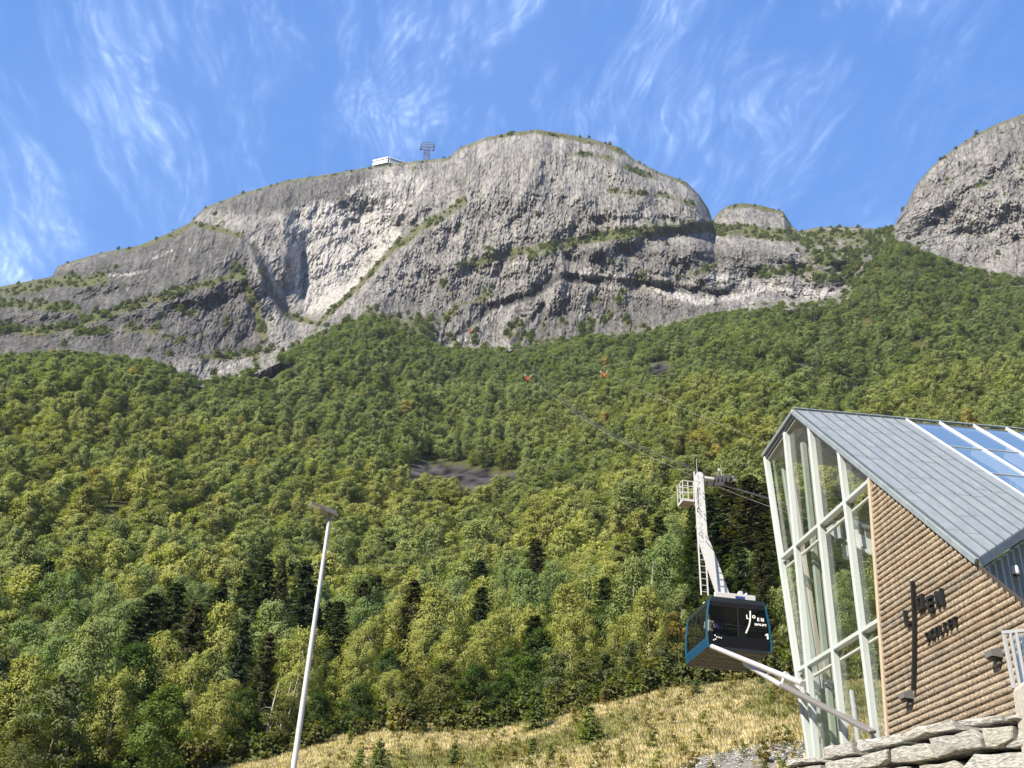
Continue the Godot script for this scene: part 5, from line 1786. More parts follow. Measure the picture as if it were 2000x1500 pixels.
# ---------------------------------------------------------------- the cable car
func build_cable_car() -> void:
	var car := thing("cable_car", "dark glass cable car cabin with blue frame on a long white hanger", "cable car", V(9.2921, 13.5364, -41.9365), deg_to_rad(8.583))
	var w := 1.326
	var h := 2.114
	var d := 1.362
	# the cabin's cross-section, bulging at the sides
	var prof := [V(-1.16, 0.0, 0), V(-1.29, 0.1, 0), V(-1.335, 0.35, 0), V(-1.335, 0.75, 0), V(-1.31, 1.2, 0), V(-1.25, 1.65, 0), V(-1.17, 1.98, 0), V(-1.1, h, 0)]
	var full := prof.duplicate()
	for i in range(prof.size() - 1, -1, -1):
		full.append(V(-prof[i].x, prof[i].y, 0))
	var ringed := func(g: Geo, z0: float, z1: float, s0: float, s1: float) -> void:     # a band of shell between two depths
		for i in full.size() - 1:
			var a: Vector3 = full[i]
			var b: Vector3 = full[i + 1]
			var c := V(0, 1.0, 0)
			var a0 := c + (a - c) * s0
			var b0 := c + (b - c) * s0
			var a1 := c + (a - c) * s1
			var b1 := c + (b - c) * s1
			var sm := V(0, 1.0, (z0 + z1) / 2)
			g.qout(a0 + V(0, 0, z0), b0 + V(0, 0, z0), b1 + V(0, 0, z1), a1 + V(0, 0, z1), sm)
	var g := Geo.new()
	# underside: a ribbed dark plate with vent slots
	g.col = Color(0.05, 0.053, 0.058)
	g.box(Transform3D(Basis.IDENTITY, V(0, 0.03, 0)), Vector3(2.3, 0.07, 2.66), 0.02)
	var under := local("underside", g, mats.dark_paint, car)
	rng.seed = 505
	g = Geo.new()
	g.col = Color(0.012, 0.012, 0.012)
	for i in 9:
		for j in 12:
			if rng.randf() < 0.62:
				g.box(Transform3D(Basis.IDENTITY, V(-0.95 + i * 0.24, -0.008, -1.15 + j * 0.21)), Vector3(0.1, 0.012, 0.055))
	local("vent_slots", g, mats.dark_paint, under).set_meta("kind", "stuff")
	g = Geo.new()
	g.col = Color(0.16, 0.155, 0.15)
	for i in 5:
		g.box(Transform3D(Basis.IDENTITY, V(0, -0.01, -1.1 + i * 0.55)), Vector3(2.2, 0.02, 0.05))
	local("rib", g, mats.dark_paint, under)
	# roof
	g = Geo.new()
	g.col = Color(0.02, 0.026, 0.035)
	var rp_ := PackedVector2Array([Vector2(-1.15, 2.02), Vector2(1.15, 2.02), Vector2(1.11, 2.1), Vector2(0.95, 2.15), Vector2(-0.95, 2.15), Vector2(-1.11, 2.1)])
	g.prism(rp_, V(0, 0, -d + 0.02), Vector3.RIGHT, Vector3.UP, V(0, 0, 2 * d - 0.04))
	local("roof", g, mats.car_dark, car)
	# end frames: a blue painted ring at each end; the roof side of it is dark
	for z in [d - 0.14, -d]:
		g = Geo.new()
		g.col = Color(0.018, 0.12, 0.22)
		for i in 7:
			for s in [-1.0, 1.0]:
				var a: Vector3 = prof[i] * V(-s, 1, 1) + V(0, 0, z)
				var b: Vector3 = prof[i + 1] * V(-s, 1, 1) + V(0, 0, z)
				var inn := V(s * -0.04, 0, 0)
				var cc: Vector3 = (a + b) / 2.0 + inn * 0.5 + V(0, 0, 0.07)
				g.qout(a, b, b + V(0, 0, 0.14), a + V(0, 0, 0.14), cc)
				g.qout(a + inn, b + inn, b + inn + V(0, 0, 0.14), a + inn + V(0, 0, 0.14), cc)
				g.qout(a, b, b + inn, a + inn, cc)
				g.qout(a + V(0, 0, 0.14), b + V(0, 0, 0.14), b + inn + V(0, 0, 0.14), a + inn + V(0, 0, 0.14), cc)
		local("end_frame", g, mats.car_blue, car)
		g = Geo.new()
		g.col = Color(0.02, 0.024, 0.03)
		g.box(Transform3D(Basis.IDENTITY, V(0, 2.02, z + 0.07)), Vector3(2.22, 0.17, 0.13), 0.02)
		g.box(Transform3D(Basis.IDENTITY, V(0, 0.06, z + 0.07)), Vector3(2.5, 0.12, 0.13), 0.02)
		local("end_rail", g, mats.car_dark, car)
	# the ends: black panel below, two tinted panes, header
	for e in [1.0, -1.0]:
		var z: float = e * (d - 0.05)
		var end := Node3D.new()
		g = Geo.new()
		g.col = Color(0.008, 0.009, 0.012)
		g.box(Transform3D(Basis.IDENTITY, V(0, 0.34, z)), Vector3(2.5, 0.5, 0.05), 0.01)
		local("lower_panel", g, mats.car_gloss, car)
		g = Geo.new()
		g.col = Color(0.012, 0.013, 0.018)
		g.box(Transform3D(Basis.IDENTITY, V(0, 1.86, z)), Vector3(2.24, 0.17, 0.05), 0.01)
		local("header", g, mats.car_gloss, car)
		for s in [-1.0, 1.0]:
			g = Geo.new()
			var p := PackedVector2Array([Vector2(0.02 * s, 0.59), Vector2(1.255 * s, 0.59), Vector2(1.225 * s, 1.2), Vector2(1.17 * s, 1.6), Vector2(1.13 * s, 1.78), Vector2(0.02 * s, 1.78)])
			g.prism(p, V(0, 0, z - 0.005), Vector3.RIGHT, Vector3.UP, V(0, 0, 0.01))
			local("pane", g, mats.car_pane, car)
		g = Geo.new()
		g.col = Color(0.02, 0.022, 0.03)
		g.bar(V(0, 0.58, z), V(0, 1.8, z), 0.045, 0.05, Vector3.RIGHT)
		local("pane_joint", g, mats.car_gloss, car)
		g = Geo.new()
		g.col = Color(0.3, 0.3, 0.32)
		g.tube([V(-1.15, 1.12, z - e * 0.22), V(1.15, 1.12, z - e * 0.22)], [0.014, 0.014], 6)
		g.tube([V(-1.15, 0.98, z - e * 0.22), V(1.15, 0.98, z - e * 0.22)], [0.012, 0.012], 6)
		local("hand_rail", g, mats.alu, car)
		end.free()
	# long sides: window band with posts, blue sill
	for s in [-1.0, 1.0]:
		g = Geo.new()
		g.col = Color(0.015, 0.09, 0.2)
		for i in [1, 2]:
			var a: Vector3 = prof[i] * V(-s, 1, 1)
			var b: Vector3 = prof[i + 1] * V(-s, 1, 1)
			if i == 2:
				b = a.lerp(b, 0.3)
			g.qout(a + V(0, 0, -d + 0.13), b + V(0, 0, -d + 0.13), b + V(0, 0, d - 0.13), a + V(0, 0, d - 0.13), V(0, 1, 0))
		local("side_sill", g, mats.car_blue, car)
		g = Geo.new()
		g.col = Color(0.014, 0.016, 0.02)
		for q in [[prof[0], prof[1]], [prof[6], prof[7]], [prof[5].lerp(prof[6], 0.5), prof[6]]]:
			var a: Vector3 = q[0] * V(-s, 1, 1)
			var b: Vector3 = q[1] * V(-s, 1, 1)
			g.qout(a + V(0, 0, -d + 0.13), b + V(0, 0, -d + 0.13), b + V(0, 0, d - 0.13), a + V(0, 0, d - 0.13), V(0, 1, 0))
		local("side_frame", g, mats.car_dark, car)
		for k in 4:
			var z0 := -d + 0.15 + k * (2 * d - 0.3) / 4.0
			var z1 := z0 + (2 * d - 0.3) / 4.0 - 0.04
			g = Geo.new()
			for i in range(2, 6):
				var a: Vector3 = prof[i] * V(-s * 0.985, 1, 1)
				var b: Vector3 = prof[i + 1] * V(-s * 0.985, 1, 1)
				if i == 2:
					a = a.lerp(b, 0.3)
				if i == 5:
					b = a.lerp(b, 0.5)
				g.qout(a + V(0, 0, z0), b + V(0, 0, z0), b + V(0, 0, z1), a + V(0, 0, z1), V(0, 1, 0))
			local("side_pane", g, mats.car_pane, car)
			g = Geo.new()
			g.col = Color(0.02, 0.022, 0.026)
			for i in range(2, 6):
				var a: Vector3 = prof[i] * V(-s * 0.99, 1, 1)
				var b: Vector3 = prof[i + 1] * V(-s * 0.99, 1, 1)
				g.bar(a + V(0, 0, z1 + 0.02), b + V(0, 0, z1 + 0.02), 0.045, 0.03, Vector3.BACK)
			local("side_post", g, mats.car_dark, car)
	g = Geo.new()
	g.col = Color(0.035, 0.035, 0.038)
	g.box(Transform3D(Basis.IDENTITY, V(0, 0.09, 0)), Vector3(2.35, 0.04, 2.5))
	local("floor", g, mats.dark_paint, car)
	g = Geo.new()
	g.col = Color(0.07, 0.07, 0.075)
	g.box(Transform3D(Basis.IDENTITY, V(0, 1.99, 0)), Vector3(2.2, 0.03, 2.5))
	local("inner_ceiling", g, mats.dark_paint, car)
	# white print on the end pane
	var zf := d - 0.035
	g = Geo.new()
	g.col = Color(0.85, 0.86, 0.88)
	var arc := []
	for i in 9:
		var t := i / 8.0
		arc.append(V(lerpf(0.29, 0.53, t) + 0.075 * sin(PI * t), lerpf(0.77, 1.7, t), zf))
	for i in 8:
		g.bar(arc[i], arc[i + 1] + (arc[i + 1] - arc[i]) * 0.04, 0.055, 0.006, Vector3.RIGHT)
	local("curved_stroke", g, mats.print, car)
	var font := SystemFont.new()
	font.font_names = PackedStringArray(["Droid Sans"])
	font.font_weight = 700
	var put := func(called: String, text: String, x: float, y: float, high: float, squash: float) -> void:
		var tm := TextMesh.new()
		tm.text = text
		tm.font = font
		tm.font_size = 64
		tm.pixel_size = high / 46.0
		tm.depth = 0.006
		var o := mesh(called, tm, mats.print, car)
		o.transform = Transform3D(Basis.from_scale(V(squash, 1, 1)), V(x, y, zf))
	put.call("letter_l", "L", 0.4, 1.44, 0.17, 1.0)
	put.call("letter_o", "O", 0.67, 1.47, 0.13, 1.15)
	put.call("letter_e", "E", 0.85, 1.38, 0.14, 1.0)
	put.call("letter_n", "N", 1.02, 1.38, 0.14, 1.0)
	put.call("word_skylift", "SKYLIFT", 0.93, 1.17, 0.085, 1.15)
	put.call("number_one", "1", 1.17, 0.72, 0.22, 1.3)
	for q in [[-1.0, 0.56], [-0.93, 0.5], [-0.84, 0.49], [-0.75, 0.48], [-0.98, 0.41], [-1.06, 0.37]]:
		g = Geo.new()
		g.col = Color(0.85, 0.86, 0.88)
		g.tube([V(q[0], q[1], zf + 0.01), V(q[0], q[1], zf + 0.016)], [0.027, 0.027], 10)
		local("dot", g, mats.print, car)
	# white frame on the roof
	g = Geo.new()
	g.col = Color(0.5, 0.5, 0.51)
	g.box(Transform3D(Basis.IDENTITY, V(0.15, 2.38, 0.75)), Vector3(1.75, 0.34, 0.14), 0.02)
	g.box(Transform3D(Basis.IDENTITY, V(0.15, 2.38, -0.6)), Vector3(1.75, 0.34, 0.16), 0.02)
	g.box(Transform3D(Basis.IDENTITY, V(-0.1, 2.38, 0)), Vector3(0.9, 0.4, 1.3), 0.03)
	g.box(Transform3D(Basis.IDENTITY, V(0.9, 2.36, 0.2)), Vector3(0.26, 0.34, 1.0), 0.02)
	local("roof_frame", g, mats.white_paint, car)
	for q in [[0.42, 2.62, 0.7, 0.2, 0.16], [0.66, 2.6, 0.7, 0.11, 0.11]]:
		g = Geo.new()
		g.col = Color(0.5, 0.5, 0.5)
		g.box(Transform3D(Basis.IDENTITY, V(q[0], q[1], q[2])), Vector3(q[3], q[4], 0.16), 0.03)
		local("roof_box", g, mats.white_paint, car)
	g = Geo.new()
	g.col = Color(0.03, 0.07, 0.22)
	g.box(Transform3D(Basis.IDENTITY, V(0.35, 2.4, 0.825)), Vector3(0.4, 0.1, 0.01))
	local("roof_label", g, mats.car_dark, car)
	# hanger: a bent box beam
	g = Geo.new()
	g.col = Color(0.56, 0.58, 0.61)
	var hp := [[-0.2, 0.28, 2.4], [-0.76, -0.3, 4.25], [-1.03, -0.66, 5.25], [-1.03, -0.72, 8.1]]
	for i in 3:
		var a: Array = hp[i]
		var b: Array = hp[i + 1]
		var p := PackedVector2Array([Vector2(a[0], a[2]), Vector2(a[1], a[2]), Vector2(b[1], b[2]), Vector2(b[0], b[2])])
		g.prism(p, V(0, 0, -0.14), Vector3.RIGHT, Vector3.UP, V(0, 0, 0.28))
	g.tube([V(-0.875, 8.05, -0.15), V(-0.875, 8.05, 0.15)], [0.16, 0.16], 14)
	local("hanger", g, mats.white_paint, car)
	# ladder
	var lad := Geo.new()
	lad.col = Color(0.55, 0.56, 0.58)
	for x in [-1.34, -1.05]:
		lad.bar(V(x, 2.3, 0.92), V(x, 7.9, 0.72), 0.045, 0.055)
	for k in 3:
		for x in [-1.34, -1.05]:
			var y := 5.5 + k * 1.0
			lad.bar(V(x, y, 0.81), V(clampf(x, -1.2, -0.75), y, 0.2), 0.03, 0.03)
	var ladder := local("ladder", lad, mats.white_paint, car)
	for k in 20:
		g = Geo.new()
		g.col = Color(0.55, 0.56, 0.58)
		var y := 2.45 + k * 0.277
		var z := lerpf(0.92, 0.72, (y - 2.3) / 5.6)
		g.tube([V(-1.34, y, z), V(-1.05, y, z)], [0.017, 0.017], 6)
		local("rung", g, mats.white_paint, ladder)
	# service basket
	g = Geo.new()
	g.col = Color(0.5, 0.51, 0.52)
	for y in [6.72, 7.08, 7.38, 7.62]:
		var hgt := 0.1 if y < 6.8 else 0.03
		g.bar(V(-1.74, y, -0.4), V(-1.74, y, 0.3), 0.03, hgt)
		g.bar(V(-1.74, y, 0.3), V(-1.22, y, 0.3), 0.03, hgt)
		g.bar(V(-1.74, y, -0.4), V(-1.22, y, -0.4), 0.03, hgt)
	for p in [V(-1.74, 6.7, 0.3), V(-1.74, 6.7, -0.4), V(-1.25, 6.7, 0.3), V(-1.74, 6.7, -0.05), V(-1.5, 6.7, 0.3)]:
		g.bar(p, p + V(0, 0.93, 0), 0.03, 0.03)
	var basket := local("service_basket", g, mats.white_paint, car)
	g = Geo.new()
	g.col = Color(0.2, 0.17, 0.16)
	g.box(Transform3D(Basis.IDENTITY, V(-1.48, 6.68, -0.05)), Vector3(0.5, 0.03, 0.68))
	local("basket_floor", g, mats.dark_paint, basket)
	# carriage: side plates, wheels in pairs, brackets
	var slope := V(0, 0.42, -1.0).normalized()
	var cc := V(-0.12, 7.98, 0.0)
	g = Geo.new()
	g.col = Color(0.46, 0.47, 0.48)
	g.tube([V(-0.97, 7.98, 0), V(-0.2, 7.98, 0)], [0.12, 0.1], 10)
	g.bar(cc - slope * 1.5 + V(0.16, 0.05, 0), cc + slope * 1.5 + V(0.16, 0.05, 0), 0.06, 0.2)
	g.tube([cc + V(0.0, 0.28, 0.5), cc + V(0.2, 0.42, 0.0), cc + V(0.3, 0.22, -0.7)], [0.06, 0.07, 0.05], 8)
	var carriage := local("carriage", g, mats.white_paint, car)
	for k in 8:
		var p := cc + slope * (-1.75 + 0.5 * k) + V(0.02, 0, 0)
		g = Geo.new()
		g.col = Color(0.05, 0.05, 0.055)
		g.tube([p + V(-0.05, 0.02, 0), p + V(0.05, 0.02, 0)], [0.16, 0.16], 12)
		local("roller", g, mats.dark_metal, carriage)
		g = Geo.new()
		g.col = Color(0.6, 0.61, 0.63) if k % 2 else Color(0.2, 0.2, 0.21)
		g.box(Transform3D(Basis(Vector3.RIGHT, 0.4), p + V(0.12, 0.03, 0)), Vector3(0.1, 0.2, 0.3), 0.03)
		g.box(Transform3D(Basis(Vector3.RIGHT, 0.1), p + V(0.2, -0.08, 0.1)), Vector3(0.14, 0.12, 0.1), 0.02)
		local("roller_bracket", g, mats.white_paint, carriage)
	g = Geo.new()
	g.col = Color(0.04, 0.04, 0.045)
	g.bar(cc - slope * 1.2 + V(0.1, -0.2, 0), cc + slope * 0.9 + V(0.1, -0.2, 0), 0.3, 0.16)
	local("brake_frame", g, mats.dark_metal, carriage)
	for q in [V(-0.98, 8.1, 0.1), V(0.25, 8.1, -0.2)]:
		g = Geo.new()
		g.col = Color(0.6, 0.6, 0.6)
		g.tube([q, q + V(0, 0.75, 0)], [0.012, 0.008], 5)
		local("aerial", g, mats.alu, car)
	var base := car.transform
	standing_person("person in a blue shirt standing in the cabin behind its end pane", base * V(-0.52, 0.11, 0.62), 0.9 + car.rotation.y, Color(0.07, 0.085, 0.4), Color(0.3, 0.27, 0.24), 0.96)
	standing_person("person in a pale top in the cabin corner, cut off by the blue frame", base * V(-0.98, 0.11, 0.72), 2.6 + car.rotation.y, Color(0.55, 0.55, 0.55), Color(0.12, 0.1, 0.08), 0.84)

# ---------------------------------------------------------------- lamp post, cables, summit
func build_lamp_post() -> void:
	var p := V(-4.66, 0, -26.1)
	p.y = hill(p.x, p.z) - 0.1
	var t := thing("lamp_post", "tall white tapered lamp post with flat grey lantern", "lamp post", p)
	var top := 12.35 - p.y
	var g := Geo.new()
	g.col = Color(0.5, 0.51, 0.55)
	g.tube([V(0, 2.45, 0), V(0, top - 0.1, 0)], [0.074, 0.047], 20)
	local("pole", g, mats.white_paint, t)
	g = Geo.new()
	g.col = Color(0.47, 0.48, 0.52)
	g.tube([V(0, 0, 0), V(0, 2.5, 0), V(0, 2.53, 0)], [0.098, 0.09, 0.078], 20)
	local("base_sleeve", g, mats.white_paint, t)
	g = Geo.new()
	g.col = Color(0.2, 0.21, 0.22)
	g.tube([V(0, top - 0.16, 0), V(0, top - 0.02, 0), V(-0.03, top + 0.06, 0.02)], [0.055, 0.062, 0.05], 14)
	local("neck", g, mats.dark_paint, t)
	var dir := V(-0.86, 0.12, 0.5).normalized()
	var x := dir
	var z := x.cross(Vector3.UP).normalized()
	var y := z.cross(x)
	var b := Basis(x, y, z)
	g = Geo.new()
	g.col = Color(0.2, 0.21, 0.22)
	var out := PackedVector2Array([Vector2(-0.16, -0.05), Vector2(0.12, -0.06), Vector2(0.28, 0.0), Vector2(0.58, 0.005), Vector2(0.58, 0.03), Vector2(0.25, 0.055), Vector2(-0.1, 0.055), Vector2(-0.17, 0.02)])
	g.prism(out, V(-0.02, top + 0.09, 0.01) - z * 0.13, x, y, z * 0.26)
	var head := local("lantern", g, mats.dark_paint, t)
	g = Geo.new()
	g.col = Color(0.5, 0.52, 0.53)
	g.box(Transform3D(b, V(-0.02, top + 0.09, 0.01) + x * 0.42 - y * 0.002), Vector3(0.3, 0.012, 0.22))
	local("lens", g, mats.white_paint, head)

func cable(called: String, label: String, group: String, pts: Array, radius: float, color: Color) -> void:
	var g := Geo.new()
	g.col = color
	# a smooth line through the points, sagging between them
	var c := Curve3D.new()
	for i in pts.size():
		var before: Vector3 = pts[maxi(0, i - 1)]
		var after: Vector3 = pts[mini(pts.size() - 1, i + 1)]
		var dir := (after - before).normalized()
		var l0: float = pts[i].distance_to(before) / 3.0
		var l1: float = pts[i].distance_to(after) / 3.0
		c.add_point(pts[i], -dir * l0, dir * l1)
	c.bake_interval = 6.0
	var line := []
	for q in c.get_baked_points():
		line.append(q)
	var rad := []
	for q in line:
		rad.append(radius * (1.0 if q.length() < 60.0 or group.begins_with("cable car") else minf(2.2, q.length() / 60.0)))
	g.tube(line, rad, 6)
	var o := mesh(called, g.done(), mats.cable, self)
	tag(o, label, "cable", group)

func build_cables() -> void:
	for s in TRACK:
		cable("track_cable", s[0], "cable car's dark track ropes", s[1], 0.015, Color(0.05, 0.05, 0.055))
	cable("thin_cable", "pale thin cable running past the cabin's hanger down to the station", "pale thin cables", THIN_A, 0.009, Color(0.2, 0.2, 0.2))
	cable("thin_cable", "pale thin cable running down behind the station's roof", "pale thin cables", THIN_B, 0.009, Color(0.2, 0.2, 0.2))
	rider("person in orange suit on the cable above the cabin's hanger, legs raised in a V", RIDERS[0], 0.15, 1.35)
	rider("person in orange suit on the cable that runs behind the station roof, legs raised", RIDERS[1], -0.2, 1.35)
	rider("tiny person in orange suit high up against the dark cliff foot", RIDERS[2], 0.1, 1.35)

func build_summit() -> void:
	# the upper station: a long white building in two wings on the brink, and the lattice pylon
	var at: Vector3 = skyline_at(-9.62) + V(0, -1.5, 6)
	var t := thing("summit_station", "long white two-winged building with window row on the cliff's brink", "building", at)
	t.scale = Vector3.ONE * 1.1
	for s in [-1.0, 1.0]:
		var x := V(s * 0.93, 0, -0.37)
		var z := V(s * 0.37, 0, 0.93)
		var len_w := 20.0 if s < 0 else 22.5
		var g := Geo.new()
		g.col = Color(0.58, 0.6, 0.62)
		g.box(Transform3D(Basis(x, Vector3.UP, x.cross(Vector3.UP)), x * len_w * 0.5 + V(0, 3.2, -4.0)), Vector3(len_w, 6.4, 8.0))
		local("wing", g, mats.white_paint, t)
		g = Geo.new()
		g.col = Color(0.5, 0.51, 0.52)
		g.box(Transform3D(Basis(x, Vector3.UP, x.cross(Vector3.UP)), x * len_w * 0.5 + V(0, 7.0 , -3.6)), Vector3(len_w + 1.0, 1.3, 9.4))
		local("roof", g, mats.white_paint, t)
		var front := x.cross(Vector3.UP)
		if front.z < 0:
			front = -front
		for k in 11:
			g = Geo.new()
			g.col = Color(0.2, 0.25, 0.3)
			g.box(Transform3D(Basis(x, Vector3.UP, x.cross(Vector3.UP)), x * (1.2 + k * (len_w - 2.0) / 10.5) + V(0, 3.7, -4.0) + front * 4.1), Vector3(1.15, 3.9, 0.3))
			local("window", g, mats.dark_metal, t)
	var py: Vector3 = skyline_at(-7.0) + V(0, -1.0, 4)
	var p := thing("lattice_pylon", "dark steel lattice pylon with double crossarm on the mountain ridge", "pylon", py)
	p.scale = Vector3.ONE * 1.25
	var steel := Color(0.07, 0.08, 0.1)
	var leg := func(sx: float, sz: float, y: float) -> Vector3: return V(sx * lerpf(3.4, 2.7, y / 15.0), y, sz * lerpf(3.0, 2.5, y / 15.0))
	for sx in [-1.0, 1.0]:
		for sz in [-1.0, 1.0]:
			var g := Geo.new()
			g.col = steel
			g.bar(leg.call(sx, sz, 0.0), leg.call(sx, sz, 15.0), 0.55, 0.55)
			local("leg", g, mats.dark_metal, p)
	for k in 4:
		var y0 := k * 3.75
		for sz in [-1.0, 1.0]:
			var g := Geo.new()
			g.col = steel
			g.bar(leg.call(-1.0, sz, y0), leg.call(1.0, sz, y0 + 3.75), 0.32, 0.32)
			g.bar(leg.call(1.0, sz, y0), leg.call(-1.0, sz, y0 + 3.75), 0.32, 0.32)
			local("cross_brace", g, mats.dark_metal, p)
	for y in [14.5, 19.0]:
		var g := Geo.new()
		g.col = steel
		for sz in [-2.0, 2.0]:
			g.bar(V(-7.6, y, sz), V(7.6, y - 0.6, sz), 0.5, 0.6)
		g.bar(V(-7.6, y, -2), V(-7.6, y, 2), 0.4, 0.4)
		g.bar(V(7.6, y - 0.6, -2), V(7.6, y - 0.6, 2), 0.4, 0.4)
		local("crossarm", g, mats.dark_metal, p)
	for k in 6:
		var g := Geo.new()
		g.col = steel
		var x0 := -6.0 + k * 2.4
		g.bar(V(x0, 14.5, 2), V(x0 + (1.2 if k % 2 else -1.2), 19.0, 2), 0.3, 0.3)
		local("cross_brace", g, mats.dark_metal, p)
	for s in [-1.0, 1.0]:
		var g := Geo.new()
		g.col = Color(0.035, 0.04, 0.055)
		g.bar(V(s * 7.4, 12.0, 0), V(s * 6.8, 18.6, 0), 1.3, 2.2)
		local("rope_saddle", g, mats.dark_metal, p)
	var g2 := Geo.new()
	g2.col = steel
	for k in 5:
		g2.bar(V(-6.5 + k * 3.0, 19.0, 0), V(-5.0 + k * 3.0, 23.5, 0), 0.3, 0.3)
		g2.bar(V(-5.0 + k * 3.0, 23.5, 0), V(-3.6 + k * 3.0, 19.0, 0), 0.3, 0.3)
	g2.bar(V(-7.5, 23.6, 0), V(8.0, 22.8, 0), 0.4, 0.4)
	local("top_truss", g2, mats.dark_metal, p)

func skyline_at(a: float) -> Vector3:
	var k := int(round(a * 10.0))
	for o in [0, 1, -1, 2, -2, 3, -3]:
		if skyline.has(k + o):
			return skyline[k + o]
	return V(0, 1000, -1100)
# ---------------------------------------------------------------- sky: blue with cirrus combed by a high wind
func cirrus() -> ImageTexture:
	var w := 4096
	var h := 2048
	var im := PackedByteArray()
	im.resize(w * h * 4)
	var n1 := noise(FastNoiseLite.TYPE_SIMPLEX_SMOOTH, 1.5, 4, 701, 0.55)
	var n2 := noise(FastNoiseLite.TYPE_SIMPLEX_SMOOTH, 5.0, 4, 702, 0.6)
	var n3 := noise(FastNoiseLite.TYPE_SIMPLEX_SMOOTH, 0.9, 3, 703)
	# banks of cirrus: azimuth, elevation, half widths, strength
	var banks := [[-5.0, 51.0, 11.0, 9.0, 1.0], [-25.0, 44.0, 8.0, 6.0, 0.4], [-28.0, 38.5, 6.0, 3.0, 0.6], [11.0, 53.0, 4.5, 5.0, 0.6], [11.0, 44.0, 3.5, 4.0, 0.45], [29.0, 51.0, 4.5, 3.5, 0.95], [18.0, 45.0, 9.0, 8.0, 0.25], [-32.0, 32.0, 5.0, 2.6, 1.5], [-70.0, 40.0, 22.0, 18.0, 0.6], [70.0, 45.0, 25.0, 18.0, 0.6], [140.0, 40.0, 35.0, 22.0, 0.6], [-140.0, 45.0, 30.0, 20.0, 0.6]]
	for y in 960:
		var el := deg_to_rad(90.0 - (y + 0.5) * 180.0 / h)
		var e := rad_to_deg(el)
		var step := 1 if e < 66.0 and e > 28.0 else 2
		var x := 0
		while x < w:
			var az := (x + 0.5) * 360.0 / w
			if az > 180.0:
				az -= 360.0
			var st := step if absf(az) < 40.0 else 8
			var k := 0.12
			for b in banks:
				var u: float = (az - b[0]) / b[2]
				var v: float = (e - b[1]) / b[3]
				var q := u * u + v * v
				if q < 4.0:
					k += b[4] * exp(-q * 1.1)
			var r := deg_to_rad(az)
			var px := sin(r) / tan(el + 0.06) * 6.0
			var pz := cos(r) / tan(el + 0.06) * 6.0
			var wx := n3.get_noise_2d(px * 0.5, pz * 0.35)
			var wz := n3.get_noise_2d(px * 0.5 + 40.0, pz * 0.35)
			var s := n1.get_noise_2d(px * 0.75 + wx * 0.3 + pz * 0.08, pz * 0.24 + wz * 0.25)
			var f := n2.get_noise_2d(px * 4.0 + wx * 2.0 + s * 0.8 + pz * 0.5, pz * 0.6 + wz * 1.2)
			var g := n2.get_noise_2d(px * 1.2 + pz * 0.12 + 90.0, pz * 0.3)
			var body_ := smoothstep(-0.35, 0.75, s + 0.35 * g)
			var a := k * (0.13 * body_ + 0.62 * body_ * pow(clampf(0.45 + 0.75 * f + 0.25 * g, 0.0, 1.0), 2.2))
			a = clampf(a + 0.05 * k, 0.0, 0.95)
			a *= smoothstep(2.0, 16.0, e)
			var byte := int(a * 255.0)
			for o in st:
				if x + o < w:
					var i := (y * w + x + o) * 4
					im[i] = 255; im[i + 1] = 255; im[i + 2] = 255; im[i + 3] = byte
			x += st
	return ImageTexture.create_from_image(Image.create_from_data(w, h, false, Image.FORMAT_RGBA8, im))

